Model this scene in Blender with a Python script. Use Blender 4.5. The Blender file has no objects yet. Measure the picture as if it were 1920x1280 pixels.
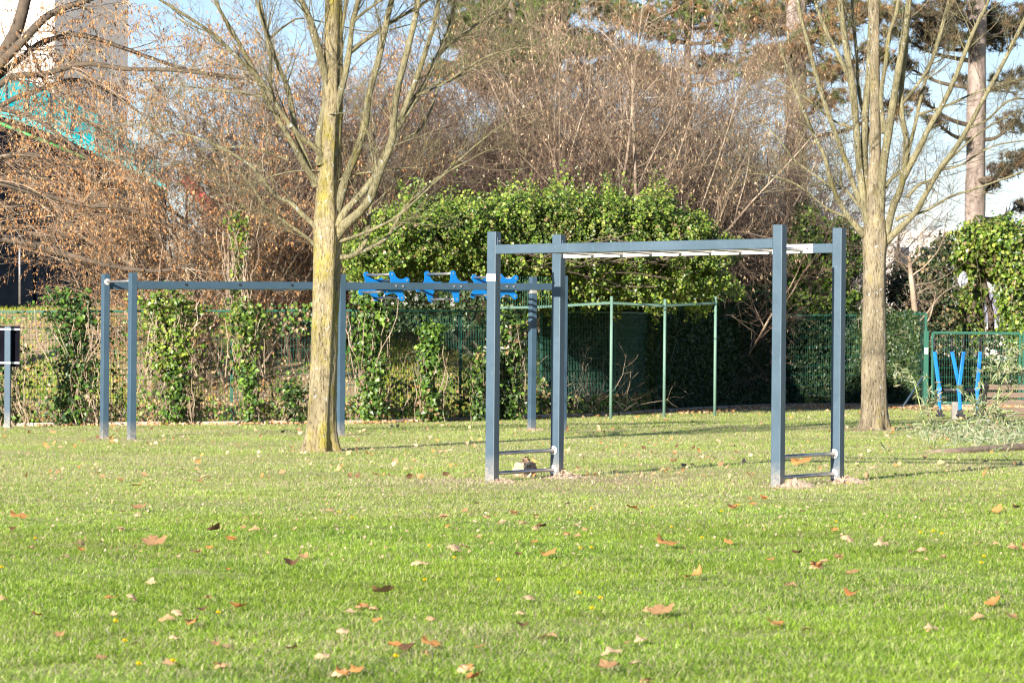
import bpy, math
import numpy as np
from mathutils import Matrix, Vector
rng = np.random.default_rng(7)
PI = math.pi
scene = bpy.context.scene

# ------------------------------------------------------------------ camera
F = 7000.0
ROLL = math.radians(0.5); PITCH = math.atan(10 / F)
CAM = np.array([0, 0, 1.3])
fw = np.array([0, math.cos(PITCH), math.sin(PITCH)])
r0 = np.array([1.0, 0, 0]); u0 = np.cross(r0, fw)
cr = math.cos(ROLL) * r0 + math.sin(ROLL) * u0
cu = math.cos(ROLL) * u0 - math.sin(ROLL) * r0
cam = bpy.data.cameras.new('camera'); co = bpy.data.objects.new('camera', cam)
scene.collection.objects.link(co)
co.matrix_world = Matrix(((cr[0], cu[0], -fw[0], CAM[0]), (cr[1], cu[1], -fw[1], CAM[1]), (cr[2], cu[2], -fw[2], CAM[2]), (0, 0, 0, 1)))
cam.sensor_width = 36; cam.lens = 36 * F / 1920; cam.clip_end = 3000; cam.clip_start = 0.5
cam.dof.use_dof = True; cam.dof.focus_distance = 38; cam.dof.aperture_fstop = 10
scene.camera = co

# ------------------------------------------------------------------ light
AZ = math.radians(27.8); EL = math.radians(18.0)
w = bpy.data.worlds.new('World'); scene.world = w; w.use_nodes = True
nt = w.node_tree; nt.nodes.clear()
sky = nt.nodes.new('ShaderNodeTexSky'); sky.sky_type = 'NISHITA'; sky.sun_disc = False
sky.sun_elevation = EL; sky.sun_rotation = PI + AZ; sky.air_density = 1.0; sky.dust_density = 0.0; sky.ozone_density = 4.5
bg = nt.nodes.new('ShaderNodeBackground'); bg.inputs[1].default_value = 0.062
wo = nt.nodes.new('ShaderNodeOutputWorld')
hs_ = nt.nodes.new('ShaderNodeMix'); hs_.data_type = 'RGBA'; hs_.blend_type = 'MULTIPLY'; hs_.inputs[0].default_value = 1; hs_.inputs[7].default_value = (1.17, 1.03, 1.12, 1)
nt.links.new(sky.outputs[0], hs_.inputs[6]); nt.links.new(hs_.outputs[2], bg.inputs[0]); nt.links.new(bg.outputs[0], wo.inputs[0])
sun = bpy.data.lights.new('sun', 'SUN'); sun.energy = 5.0; sun.angle = math.radians(0.5); sun.color = (1.0, 0.93, 0.82)
so = bpy.data.objects.new('sun', sun); scene.collection.objects.link(so)
sd = Vector((math.sin(AZ) * math.cos(EL), math.cos(AZ) * math.cos(EL), -math.sin(EL)))
so.rotation_euler = sd.to_track_quat('-Z', 'Y').to_euler(); so.location = (-10, -20, 12)
scene.view_settings.view_transform = 'Standard'; scene.view_settings.look = 'None'
scene.view_settings.exposure = 1.27; scene.view_settings.gamma = 1.0
scene.render.engine = 'CYCLES'
scene.cycles.filter_width = 1.1
scene.cycles.max_bounces = 5; scene.cycles.diffuse_bounces = 3; scene.cycles.transmission_bounces = 3
scene.cycles.transparent_max_bounces = 6; scene.cycles.caustics_reflective = False; scene.cycles.caustics_refractive = False

# ------------------------------------------------------------------ pixel helpers
SL = 0.014
def ray(u, v):
    return fw + cr * ((u - 960) / F) - cu * ((v - 640) / F)
def P(u, v, Y):
    d = ray(u, v); return CAM + d * (Y / d[1])
def gp(u, v):
    d = ray(u, v); t = -CAM[2] / (d[2] - SL * d[0]); return CAM + d * t
def sstep(a, b, x):
    t = np.clip((x - a) / (b - a), 0, 1); return t * t * (3 - 2 * t)
def nz(x, y, s=1.0, seed=0.0):
    x = np.asarray(x) * s + seed * 7.3; y = np.asarray(y) * s - seed * 3.1
    return (np.sin(x * 1.3 + 2 * np.sin(y * .7 + seed)) + np.sin(y * 1.7 + 1.6 * np.sin(x * .9 + 1.3)) + .6 * np.sin(2.3 * x + 1.9 * y + seed) + .5 * np.sin(-3.1 * x + 2.7 * y)) / 3.1
# fence line on the ground
FL = np.array([gp(u, v)[:2] for u, v in ((-900, 800), (50, 798), (700, 793), (1000, 783), (1130, 780), (1230, 772), (1440, 761), (1600, 760), (1735, 763))])
def fence_y(x):
    return np.interp(x, FL[:, 0], FL[:, 1])
def G(x, y):
    x = np.asarray(x, float); y = np.asarray(y, float)
    z = SL * np.clip(x, -30, 30)
    a = 1 - .65 * sstep(1.5, 6, x)
    z = z + a * 2.15 * sstep(0, 1, (y - (fence_y(x) + 1.5)) / 15.0)
    return z

# ------------------------------------------------------------------ materials
def newmat(name):
    m = bpy.data.materials.new(name); m.use_nodes = True
    n = m.node_tree.nodes; l = m.node_tree.links
    return m, n, l, n['Principled BSDF']
def ramp(n, stops):
    r = n.new('ShaderNodeValToRGB')
    while len(r.color_ramp.elements) < len(stops): r.color_ramp.elements.new(.5)
    for e, (p, c) in zip(r.color_ramp.elements, stops):
        e.position = p; e.color = (*c, 1) if len(c) == 3 else c
    return r
def noise(n, l, scale, detail=5, vec=None, rough=.6):
    t = n.new('ShaderNodeTexNoise'); t.inputs['Scale'].default_value = scale; t.inputs['Detail'].default_value = detail
    t.inputs['Roughness'].default_value = rough
    if vec: l.new(vec, t.inputs['Vector'])
    return t
def coords(n, l, sc=(1, 1, 1)):
    tc = n.new('ShaderNodeTexCoord'); mp = n.new('ShaderNodeMapping'); mp.inputs['Scale'].default_value = sc
    l.new(tc.outputs['Object'], mp.inputs['Vector']); return mp.outputs[0]
def noisy(name, stops, scale=6, rough=.7, metal=0, sc=(1, 1, 1), bump=0, bscale=None, spec=.5):
    m, n, l, b = newmat(name); v = coords(n, l, sc)
    t = noise(n, l, scale, 6, v); r = ramp(n, stops); l.new(t.outputs['Fac'], r.inputs[0]); l.new(r.outputs[0], b.inputs['Base Color'])
    b.inputs['Roughness'].default_value = rough; b.inputs['Metallic'].default_value = metal
    b.inputs['Specular IOR Level'].default_value = spec
    if bump:
        t2 = noise(n, l, bscale or scale * 3, 6, v); bp = n.new('ShaderNodeBump'); bp.inputs['Strength'].default_value = bump
        bp.inputs['Distance'].default_value = .02; l.new(t2.outputs['Fac'], bp.inputs['Height']); l.new(bp.outputs[0], b.inputs['Normal'])
    return m
def leafmat(name, rough=.5, trans=.3, spec=.4):
    """colour comes from the mesh's own per-leaf colour attribute"""
    m, n, l, b = newmat(name)
    a = n.new('ShaderNodeAttribute'); a.attribute_name = 'Col'
    l.new(a.outputs['Color'], b.inputs['Base Color']); b.inputs['Roughness'].default_value = rough
    b.inputs['Specular IOR Level'].default_value = spec
    if trans:
        tr = n.new('ShaderNodeBsdfTranslucent'); mx = n.new('ShaderNodeMixShader'); mx.inputs[0].default_value = trans
        l.new(a.outputs['Color'], tr.inputs[0]); l.new(b.outputs[0], mx.inputs[1]); l.new(tr.outputs[0], mx.inputs[2])
        l.new(mx.outputs[0], n['Material Output'].inputs[0])
    return m
def barkmat(name, base, dark, yellow, amount=.5, grey=(.5, .52, .48)):
    m, n, l, b = newmat(name); v = coords(n, l, (1, 1, .26)); vo = coords(n, l)
    t = noise(n, l, 40, 9, v, .75)
    r = ramp(n, ((.30, dark), (.47, base), (.7, tuple(min(1, c * 1.2) for c in base)))); l.new(t.outputs['Fac'], r.inputs[0])
    ty = noise(n, l, 3.0, 7, coords(n, l, (1, 1, .5)), .72); ry = ramp(n, ((.66 - .2 * amount, (0, 0, 0)), (.78 - .16 * amount, (.8, .8, .8)))); l.new(ty.outputs['Fac'], ry.inputs[0])
    mx = n.new('ShaderNodeMix'); mx.data_type = 'RGBA'; l.new(ry.outputs[0], mx.inputs[0]); l.new(r.outputs[0], mx.inputs[6]); mx.inputs[7].default_value = (*yellow, 1)
    mul = n.new('ShaderNodeMix'); mul.data_type = 'RGBA'; mul.blend_type = 'MULTIPLY'; mul.inputs[0].default_value = .75
    rd = ramp(n, ((.36, (.34, .31, .28)), (.50, (1, 1, 1)))); l.new(t.outputs['Fac'], rd.inputs[0])
    l.new(mx.outputs[2], mul.inputs[6]); l.new(rd.outputs[0], mul.inputs[7])
    tl = noise(n, l, 4.5, 6, coords(n, l, (1, 1, .45)), .65); rl_ = ramp(n, ((.36, (.52, .52, .50)), (.56, (1, 1, 1)), (.7, (1.18, 1.14, 1.05)))); l.new(tl.outputs['Fac'], rl_.inputs[0])
    ml_ = n.new('ShaderNodeMix'); ml_.data_type = 'RGBA'; ml_.blend_type = 'MULTIPLY'; ml_.inputs[0].default_value = .9; l.new(mul.outputs[2], ml_.inputs[6]); l.new(rl_.outputs[0], ml_.inputs[7]); mul = ml_
    tg = noise(n, l, 17, 4, vo, .55); rg = ramp(n, ((.64, (0, 0, 0)), (.67, (1, 1, 1)))); l.new(tg.outputs['Fac'], rg.inputs[0])
    mg = n.new('ShaderNodeMix'); mg.data_type = 'RGBA'; l.new(rg.outputs[0], mg.inputs[0]); l.new(mul.outputs[2], mg.inputs[6]); mg.inputs[7].default_value = (*grey, 1)
    l.new(mg.outputs[2], b.inputs['Base Color']); b.inputs['Roughness'].default_value = .85; b.inputs['Specular IOR Level'].default_value = .2
    bp = n.new('ShaderNodeBump'); bp.inputs['Strength'].default_value = 1.0; bp.inputs['Distance'].default_value = .06
    l.new(t.outputs['Fac'], bp.inputs['Height']); l.new(bp.outputs[0], b.inputs['Normal'])
    return m
def paint(name, c, rough=.42, dirt=(.45, .38, .28), zdirt=None):
    m, n, l, b = newmat(name); v = coords(n, l)
    t = noise(n, l, 2.5, 8, v, .7); r = ramp(n, ((.3, tuple(x * .88 for x in c)), (.7, tuple(x * 1.1 for x in c)))); l.new(t.outputs['Fac'], r.inputs[0])
    t2 = noise(n, l, 42, 6, coords(n, l, (1, 1, .35)), .7); r2 = ramp(n, ((.60, (0, 0, 0)), (.72, (.55, .55, .55)))); l.new(t2.outputs['Fac'], r2.inputs[0])
    mx = n.new('ShaderNodeMix'); mx.data_type = 'RGBA'; l.new(r2.outputs[0], mx.inputs[0]); l.new(r.outputs[0], mx.inputs[6]); mx.inputs[7].default_value = (*[x * 1.9 + .03 for x in c], 1)
    out = mx.outputs[2]
    if zdirt is not None:  # earth splashed on the lowest part of the post
        g = n.new('ShaderNodeNewGeometry'); s = n.new('ShaderNodeSeparateXYZ'); l.new(g.outputs['Position'], s.inputs[0])
        mr = n.new('ShaderNodeMapRange'); mr.inputs['From Min'].default_value = zdirt; mr.inputs['From Max'].default_value = zdirt + .28
        mr.inputs['To Min'].default_value = .8; mr.inputs['To Max'].default_value = 0; l.new(s.outputs[2], mr.inputs[0])
        mm = n.new('ShaderNodeMath'); mm.operation = 'MULTIPLY'; l.new(mr.outputs[0], mm.inputs[0])
        t3 = noise(n, l, 30, 6, v, .7); r3 = ramp(n, ((.35, (.1, .1, .1)), (.62, (1, 1, 1)))); l.new(t3.outputs['Fac'], r3.inputs[0]); l.new(r3.outputs[0], mm.inputs[1])
        m2 = n.new('ShaderNodeMix'); m2.data_type = 'RGBA'; l.new(mm.outputs[0], m2.inputs[0]); l.new(out, m2.inputs[6]); m2.inputs[7].default_value = (*dirt, 1); out = m2.outputs[2]
    l.new(out, b.inputs['Base Color']); b.inputs['Roughness'].default_value = rough
    rr = ramp(n, ((.3, (rough * .8,) * 3), (.7, (min(1, rough * 1.3),) * 3))); l.new(t.outputs['Fac'], rr.inputs[0]); l.new(rr.outputs[0], b.inputs['Roughness'])
    bp = n.new('ShaderNodeBump'); bp.inputs['Strength'].default_value = .12; bp.inputs['Distance'].default_value = .01
    l.new(t2.outputs['Fac'], bp.inputs['Height']); l.new(bp.outputs[0], b.inputs['Normal'])
    return m

M = dict(
    blue_steel=paint('blue_grey_paint', (.056, .094, .130), .4, zdirt=0.0),
    blue_steel_far=paint('blue_grey_paint_far', (.048, .088, .128), .45, zdirt=-.08),
    bright_blue=paint('bright_blue_plastic', (.003, .175, .52), .35),
    steel=noisy('galvanised_tube', ((.3, (.32, .31, .31)), (.7, (.55, .53, .52))), 9, .35, .75),
    bolt=noisy('bolt_steel', ((.3, (.5, .5, .5)), (.7, (.7, .7, .7))), 20, .3, .8),
    flange=noisy('flange_white', ((.3, (.55, .52, .48)), (.7, (.75, .72, .68))), 12, .6),
    white_plate=noisy('pale_cover_plate', ((.3, (.62, .60, .58)), (.7, (.78, .75, .72))), 5, .5),
    sticker=noisy('worn_sticker', ((.3, (.68, .62, .64)), (.7, (.85, .80, .82))), 25, .5),
    black=noisy('black_rubber', ((.3, (.012, .012, .014)), (.7, (.03, .03, .032))), 10, .6),
    board=noisy('board_back', ((.3, (.003, .003, .006)), (.7, (.008, .008, .014))), 3, .9, spec=.08),
    soil=noisy('dry_soil', ((.25, (.32, .22, .14)), (.5, (.50, .37, .26)), (.8, (.62, .50, .38))), 22, .95, bump=.8, bscale=60),
    block=noisy('pale_block', ((.25, (.24, .13, .08)), (.45, (.40, .30, .21)), (.75, (.52, .42, .32))), 12, .9, bump=.7, bscale=40),
    bark1=barkmat('lichened_bark', (.46, .38, .23), (.12, .09, .055), (.45, .38, .04), .95),
    bark2=barkmat('pale_bark', (.40, .33, .22), (.14, .105, .065), (.34, .28, .07), .6),
    limb=barkmat('young_limb_bark', (.35, .31, .18), (.15, .125, .075), (.32, .28, .07), .5),
    pinebark=noisy('pine_bark', ((.32, (.09, .065, .055)), (.47, (.26, .20, .17)), (.7, (.40, .32, .28))), 5, .9, sc=(1, 1, .3), bump=.9, bscale=16),
    twig=noisy('twig_brown', ((.3, (.14, .10, .075)), (.5, (.30, .225, .16)), (.72, (.62, .52, .39))), 1.4, .8, spec=.2),
    twigp=noisy('twig_purple_brown', ((.3, (.08, .052, .038)), (.5, (.21, .145, .10)), (.72, (.54, .42, .31))), 1.3, .8, spec=.2),
    twigfine=noisy('fine_twig', ((.3, (.10, .07, .05)), (.5, (.20, .145, .10)), (.72, (.38, .29, .20))), 1.1, .85, spec=.1),
    twigfinep=noisy('fine_purple_twig', ((.3, (.06, .04, .035)), (.5, (.13, .09, .07)), (.72, (.28, .20, .15))), 1.1, .85, spec=.1),
    twigdark=noisy('dark_branch', ((.3, (.06, .048, .038)), (.7, (.16, .12, .085))), 3, .85, spec=.2),
    catkin=leafmat('catkin', .7, .25, .2),
    ivy=leafmat('ivy_leaf', .38, .3, .45),
    hedge=leafmat('hedge_leaf', .42, .2, .4),
    needle=leafmat('pine_needle', .6, .2, .3),
    grass=leafmat('grass_blade', .5, .4, .3),
    dead=leafmat('dead_leaf', .65, .3, .3),
    petal=leafmat('petal', .6, .3, .3),
    green_post=paint('green_enamel', (.14, .24, .19), .55),
    wire=paint('fence_green', (.008, .095, .058), .5),
    kerb=noisy('kerb_concrete', ((.3, (.36, .29, .23)), (.7, (.52, .44, .37))), 6, .9, bump=.5),
    log=noisy('log_wood', ((.3, (.12, .085, .06)), (.7, (.34, .26, .19))), 9, .9, sc=(.3, 3, 3), bump=.8),
    benchwood=noisy('bench_plank', ((.3, (.10, .065, .045)), (.7, (.24, .17, .12))), 6, .7, sc=(1, 8, 8)),
    concrete=noisy('grey_concrete', ((.3, (.22, .20, .18)), (.7, (.38, .35, .31))), 7, .9),
    render=noisy('white_render', ((.3, (.66, .60, .55)), (.7, (.74, .68, .63))), .7, .9),
    teal=paint('teal_sheet', (.0, .40, .42), .4),
    shade_wall=noisy('hall_interior_shade', ((.3, (.002, .003, .005)), (.7, (.005, .007, .011))), 2, .9, spec=.0),  # near-black colour stands for the shaded inside of the open hall
    lilac=noisy('lilac_cladding', ((.35, (.05, .055, .13)), (.65, (.26, .27, .42))), 2.2, .7, sc=(3, 1, .6)),
    redwood=noisy('red_brown_boards', ((.3, (.07, .022, .018)), (.7, (.17, .06, .045))), 4, .85, sc=(6, 6, .5)),
    red=paint('red_sheet', (.55, .06, .04), .5),
    greenrail=paint('green_rail', (.05, .35, .08), .5),
    roofgrey=noisy('grey_roof', ((.3, (.34, .34, .40)), (.7, (.50, .50, .56))), 3, .8),
    glass=noisy('window_glass', ((.3, (.03, .035, .045)), (.7, (.06, .07, .09))), 1, .1),
    plastic=leafmat('white_bag', .4, .4, .4),
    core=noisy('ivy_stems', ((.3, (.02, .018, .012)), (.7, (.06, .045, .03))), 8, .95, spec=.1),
)

# ------------------------------------------------------------------ mesh builder
class MB:
    def __init__(s): s.v = []; s.f3 = []; s.f4 = []; s.n = 0; s.c = []; s.m3 = []; s.m4 = []
    def add(s, v, f3=None, f4=None, col=None, mi=0):
        v = np.asarray(v, float).reshape(-1, 3)
        if f3 is not None and len(f3):
            f3 = np.asarray(f3, np.int64); s.f3.append(f3 + s.n); s.m3.append(np.full(len(f3), mi))
        if f4 is not None and len(f4):
            f4 = np.asarray(f4, np.int64); s.f4.append(f4 + s.n); s.m4.append(np.full(len(f4), mi))
        s.v.append(v); s.n += len(v)
        if col is not None:
            c = np.asarray(col, float); c = np.broadcast_to(c, (len(v), 3)) if c.ndim == 1 else c; s.c.append(c)
        return s
    def mesh(s, name, mats, smooth=False):
        v = np.concatenate(s.v); me = bpy.data.meshes.new(name)
        f3 = np.concatenate(s.f3) if s.f3 else np.zeros((0, 3), np.int64); f4 = np.concatenate(s.f4) if s.f4 else np.zeros((0, 4), np.int64)
        mi = np.concatenate((s.m3 or [np.zeros(0, int)]) + (s.m4 or [np.zeros(0, int)])).astype(np.int32)
        li = np.concatenate((f3.ravel(), f4.ravel())).astype(np.int32)
        st = np.concatenate((np.arange(len(f3)) * 3, len(f3) * 3 + np.arange(len(f4)) * 4)).astype(np.int32)
        me.vertices.add(len(v)); me.vertices.foreach_set('co', v.ravel().astype(np.float32))
        me.loops.add(len(li)); me.loops.foreach_set('vertex_index', li)
        me.polygons.add(len(st)); me.polygons.foreach_set('loop_start', st)
        me.polygons.foreach_set('material_index', mi)
        me.polygons.foreach_set('use_smooth', np.full(len(st), smooth))
        if s.c:
            c = np.concatenate(s.c); a = me.attributes.new('Col', 'FLOAT_COLOR', 'POINT')
            a.data.foreach_set('color', np.hstack((c, np.ones((len(c), 1)))).ravel().astype(np.float32))
        for m in (mats if isinstance(mats, (list, tuple)) else [mats]): me.materials.append(M[m] if isinstance(m, str) else m)
        me.update(calc_edges=True); me.validate(); return me
    def build(s, name, mats, parent=None, smooth=False, origin=None):
        """origin: world position of the object; vertices are given in world space"""
        off = np.zeros(3)
        if parent is not None: off = np.array(parent.get('_w', (0, 0, 0)))
        if origin is not None:
            o_ = np.asarray(origin, float)
            s.v = [x - o_ for x in s.v]
        elif parent is not None: s.v = [x - off for x in s.v]
        o = bpy.data.objects.new(name, s.mesh(name, mats, smooth)); scene.collection.objects.link(o)
        if parent is not None:
            o.parent = parent
            if origin is not None: o.location = Vector(o_ - off)
            WP[o.name] = tuple(o_) if origin is not None else tuple(off)
            TMP.append((o, WP[o.name]))
        elif origin is not None:
            o.location = Vector(o_); TMP.append((o, tuple(o_)))
        o['_w'] = tuple(float(q) for q in (o_ if origin is not None else off))
        return o
WP = {}; TMP = []
def tag(o, label=None, cat=None, group=None, kind=None):
    for k, v in (('label', label), ('category', cat), ('group', group), ('kind', kind)):
        if v: o[k] = v
    return o
def thing(name, loc, label, cat, group=None):
    o = bpy.data.objects.new(name, None); o.empty_display_size = .2; scene.collection.objects.link(o)
    o.location = Vector(loc); o['_w'] = tuple(float(q) for q in loc); return tag(o, label, cat, group)
def copy_tree(o, parent=None):
    c = o.copy(); scene.collection.objects.link(c)
    if parent is not None: c.parent = parent
    for ch in list(o.children): copy_tree(ch, c)
    return c

def norm(a): return a / np.maximum(np.linalg.norm(a, axis=-1, keepdims=True), 1e-9)
def tubes(mb, Pp, R, k=3, col=None, mi=0):
    Pp = np.asarray(Pp, float); R = np.asarray(R, float); N, n, _ = Pp.shape
    T = norm(np.gradient(Pp, axis=1)); mt = norm(T.mean(axis=1))
    ref = np.where(np.abs(mt[:, 2:3]) > .7, np.array([[.96, .28, 0]]), np.array([[0, 0, 1.]]))[:, None, :]
    U = norm(np.cross(T, ref)); V = np.cross(T, U)
    a = np.arange(k) * 2 * PI / k
    ring = Pp[:, :, None, :] + R[:, :, None, None] * (U[:, :, None, :] * np.cos(a)[None, None, :, None] + V[:, :, None, :] * np.sin(a)[None, None, :, None])
    i = np.arange(N)[:, None, None] * n * k + np.arange(n - 1)[None, :, None] * k; j = np.arange(k)[None, None, :]; j2 = (j + 1) % k
    f = np.stack((i + j, i + j2, i + k + j2, i + k + j), -1).reshape(-1, 4)
    c = None if col is None else np.repeat(np.asarray(col), n * k, axis=0)
    mb.add(ring.reshape(-1, 3), f4=f, col=c, mi=mi)
def cyl(mb, a, b, r, k=14, r2=None, mi=0, col=None):
    a = np.asarray(a, float); b = np.asarray(b, float); r2 = r if r2 is None else r2
    t = norm(b - a); ref = np.array([0, 0, 1.]) if abs(t[2]) < .8 else np.array([1., 0, 0]); U = norm(np.cross(t, ref)); V = np.cross(t, U)
    an = np.arange(k) * 2 * PI / k; c = np.cos(an)[:, None] * U + np.sin(an)[:, None] * V
    v = np.vstack((a + c * r, b + c * r2, a[None], b[None])); j = np.arange(k); j2 = (j + 1) % k
    mb.add(v, f3=np.vstack((np.stack((j2, j, np.full(k, 2 * k)), 1), np.stack((j + k, j2 + k, np.full(k, 2 * k + 1)), 1))), f4=np.stack((j, j2, j2 + k, j + k), 1), mi=mi, col=col)
def bar(mb, a, b, wd, ht, side, r=.006, mi=0):
    """rounded rectangular section swept from a to b; side = direction of the width"""
    a = np.asarray(a, float); b = np.asarray(b, float); t = norm(b - a); S = np.asarray(side, float); S = norm(S - t * (S @ t)); H = np.cross(t, S)
    q = []; 
    for cx, cy, a0 in ((1, 1, 0), (-1, 1, 90), (-1, -1, 180), (1, -1, 270)):
        for s_ in (0, 45, 90):
            an = math.radians(a0 + s_); q.append((cx * (wd / 2 - r) + r * math.cos(an), cy * (ht / 2 - r) + r * math.sin(an)))
    q = np.array(q); k = len(q); off = q[:, :1] * S + q[:, 1:] * H
    v = np.vstack((a + off, b + off, a[None], b[None])); j = np.arange(k); j2 = (j + 1) % k
    mb.add(v, f3=np.vstack((np.stack((j2, j, np.full(k, 2 * k)), 1), np.stack((j + k, j2 + k, np.full(k, 2 * k + 1)), 1))), f4=np.stack((j, j2, j2 + k, j + k), 1), mi=mi)
def catmull(p, n):
    p = np.asarray(p, float); q = np.vstack((2 * p[0] - p[1], p, 2 * p[-1] - p[-2])); m = len(p) - 1
    t = np.linspace(0, m - 1e-6, n); i = t.astype(int); f = (t - i)[:, None]
    a, b, c, d = q[i], q[i + 1], q[i + 2], q[i + 3]
    return .5 * (2 * b + (c - a) * f + (2 * a - 5 * b + 4 * c - d) * f ** 2 + (3 * b - a - 3 * c + d) * f ** 3)
def rdir(n, r=rng): return norm(r.normal(size=(n, 3)))
def grow(S, D, L, n, wob, up, r=rng):
    out = [S]; d = norm(D); L = np.asarray(L)[:, None]
    for i in range(n):
        d = norm(d + wob * r.normal(size=d.shape) + up * np.array([0, 0, 1.])); S = S + d * L / n; out.append(S)
    return np.stack(out, 1)
def sprout(Pp, R, m, t0, ang, r=rng, t1=1.0):
    """m side shoots per strand: start, direction, parent radius"""
    N, n, _ = Pp.shape; t = t0 + (t1 - t0) * r.random((N, m)); x = t * (n - 1) - 1e-6; i = np.clip(x.astype(int), 0, n - 2); f = x - i
    ii = np.arange(N)[:, None]; a = Pp[ii, i]; b = Pp[ii, i + 1]; S = a + (b - a) * f[..., None]; T = norm(b - a)
    q = r.normal(size=S.shape); q = norm(q - T * (q * T).sum(-1, keepdims=True)); an = np.radians(ang) * (.6 + .8 * r.random((N, m)))[..., None]
    D = T * np.cos(an) + q * np.sin(an); rr = R[ii, i] * (1 - f) + R[ii, i + 1] * f
    return S.reshape(-1, 3), D.reshape(-1, 3), rr.reshape(-1), t.reshape(-1)
def taper(r0, r1, n): return np.asarray(r0)[:, None] * (1 - np.linspace(0, 1, n)[None, :]) + np.asarray(r1)[:, None] * np.linspace(0, 1, n)[None, :] if np.ndim(r1) else np.asarray(r0)[:, None] * (1 - np.linspace(0, 1, n)[None, :]) + r1 * np.linspace(0, 1, n)[None, :]
def leaves(mb, pos, nrm, size, cols, r=rng, jit=.55, asp=.9, down=.25):
    n = len(pos); nn = norm(nrm + jit * r.normal(size=(n, 3))); tip = r.normal(size=(n, 3)) * .7 + np.array([0, 0, -1.]) * (down * 4)
    T = norm(tip - nn * (tip * nn).sum(-1, keepdims=True)); S = np.cross(nn, T); s = np.asarray(size).reshape(-1, 1) * np.ones((n, 1))
    wd = s * asp * .5
    v = np.stack((pos - T * s * .5, pos - T * s * .12 + S * wd + nn * s * .12, pos + T * s * .55, pos - T * s * .12 - S * wd + nn * s * .12), 1)
    i = np.arange(n)[:, None] * 4
    f = np.stack((i + [0, 1, 2], i + [0, 2, 3]), 1).reshape(-1, 3)
    mb.add(v.reshape(-1, 3), f3=f, col=np.repeat(cols, 4, axis=0))
def pal(n, cols, wts=None, jit=.12, r=rng):
    c = np.array(cols)[r.choice(len(cols), n, p=wts)]; return np.clip(c * (1 + jit * r.normal(size=(n, 1))), .002, 1)

# ------------------------------------------------------------------ ground
def build_ground():
    xs = np.concatenate((np.linspace(-900, -31, 14), np.linspace(-30, 30, 121), np.linspace(31, 900, 14)))
    ys = np.concatenate((np.linspace(-60, 5, 8), np.linspace(6, 100, 189), np.linspace(104, 2600, 26)))
    X, Y = np.meshgrid(xs, ys); Z = G(X, Y) + .012 * nz(X, Y, 1.1) * (Y < 120)
    n0, n1 = X.shape; i = (np.arange(n0 - 1)[:, None] * n1 + np.arange(n1 - 1)[None]).ravel()
    m, n, l, b = newmat('lawn_soil'); v = coords(n, l)
    t = noise(n, l, .55, 7, v, .65); t2 = noise(n, l, 14, 8, v, .75)
    ra = ramp(n, ((.3, (.15, .21, .05)), (.58, (.32, .35, .11)), (.78, (.52, .44, .27))))
    mm = n.new('ShaderNodeMath'); mm.operation = 'MULTIPLY_ADD'; l.new(t2.outputs['Fac'], mm.inputs[0]); mm.inputs[1].default_value = .8
    ms = n.new('ShaderNodeMath'); ms.operation = 'MULTIPLY'; l.new(t.outputs['Fac'], ms.inputs[0]); ms.inputs[1].default_value = .45
    l.new(ms.outputs[0], mm.inputs[2]); l.new(mm.outputs[0], ra.inputs[0]); 
    # worn bare earth from an attribute (paths worn by feet, litter by the fence)
    a = n.new('ShaderNodeAttribute'); a.attribute_name = 'bare'
    rb = ramp(n, ((.3, (.30, .20, .12)), (.7, (.55, .42, .29)))); l.new(t2.outputs['Fac'], rb.inputs[0])
    mx = n.new('ShaderNodeMix'); mx.data_type = 'RGBA'; l.new(a.outputs['Fac'], mx.inputs[0]); l.new(ra.outputs[0], mx.inputs[6]); l.new(rb.outputs[0], mx.inputs[7])
    l.new(mx.outputs[2], b.inputs['Base Color']); b.inputs['Roughness'].default_value = .95; b.inputs['Specular IOR Level'].default_value = .1
    bp = n.new('ShaderNodeBump'); bp.inputs['Strength'].default_value = .8; bp.inputs['Distance'].default_value = .03; l.new(t2.outputs['Fac'], bp.inputs['Height']); l.new(bp.outputs[0], b.inputs['Normal'])
    mb = MB(); mb.add(np.stack((X, Y, Z), -1).reshape(-1, 3), f4=np.stack((i, i + 1, i + n1 + 1, i + n1), 1))
    o = mb.build('lawn', m, smooth=True)
    at = o.data.attributes.new('bare', 'FLOAT', 'POINT'); at.data.foreach_set('value', bare(X, Y).ravel().astype(np.float32))
    tag(o, 'mown lawn running back to the fence and up the bank behind it', 'lawn', kind='structure')
def bare(x, y):
    fy = fence_y(x); d = fy - y
    b = .9 * np.exp(-((d - .0) / .9) ** 2) * (x < 60)
    b = np.maximum(b, .95 * sstep(-1, 1.2, y - (fy - .5 - 4.5 * sstep(3.5, 6, x))) * (y < fy + 1))
    for cx, cy, r in SPOTS: b = np.maximum(b, .9 * np.exp(-(((x - cx) / r) ** 2 + ((y - cy) / (r * 2.2)) ** 2)))
    b = np.maximum(b, .97 * sstep(-.6, .2, nz(x, y, .5, 3)) * (y > fy) * (x < -3.4 + .8 * np.sin(y)))
    return np.clip(b + .15 * nz(x, y, 3, 2), 0, 1)
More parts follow.
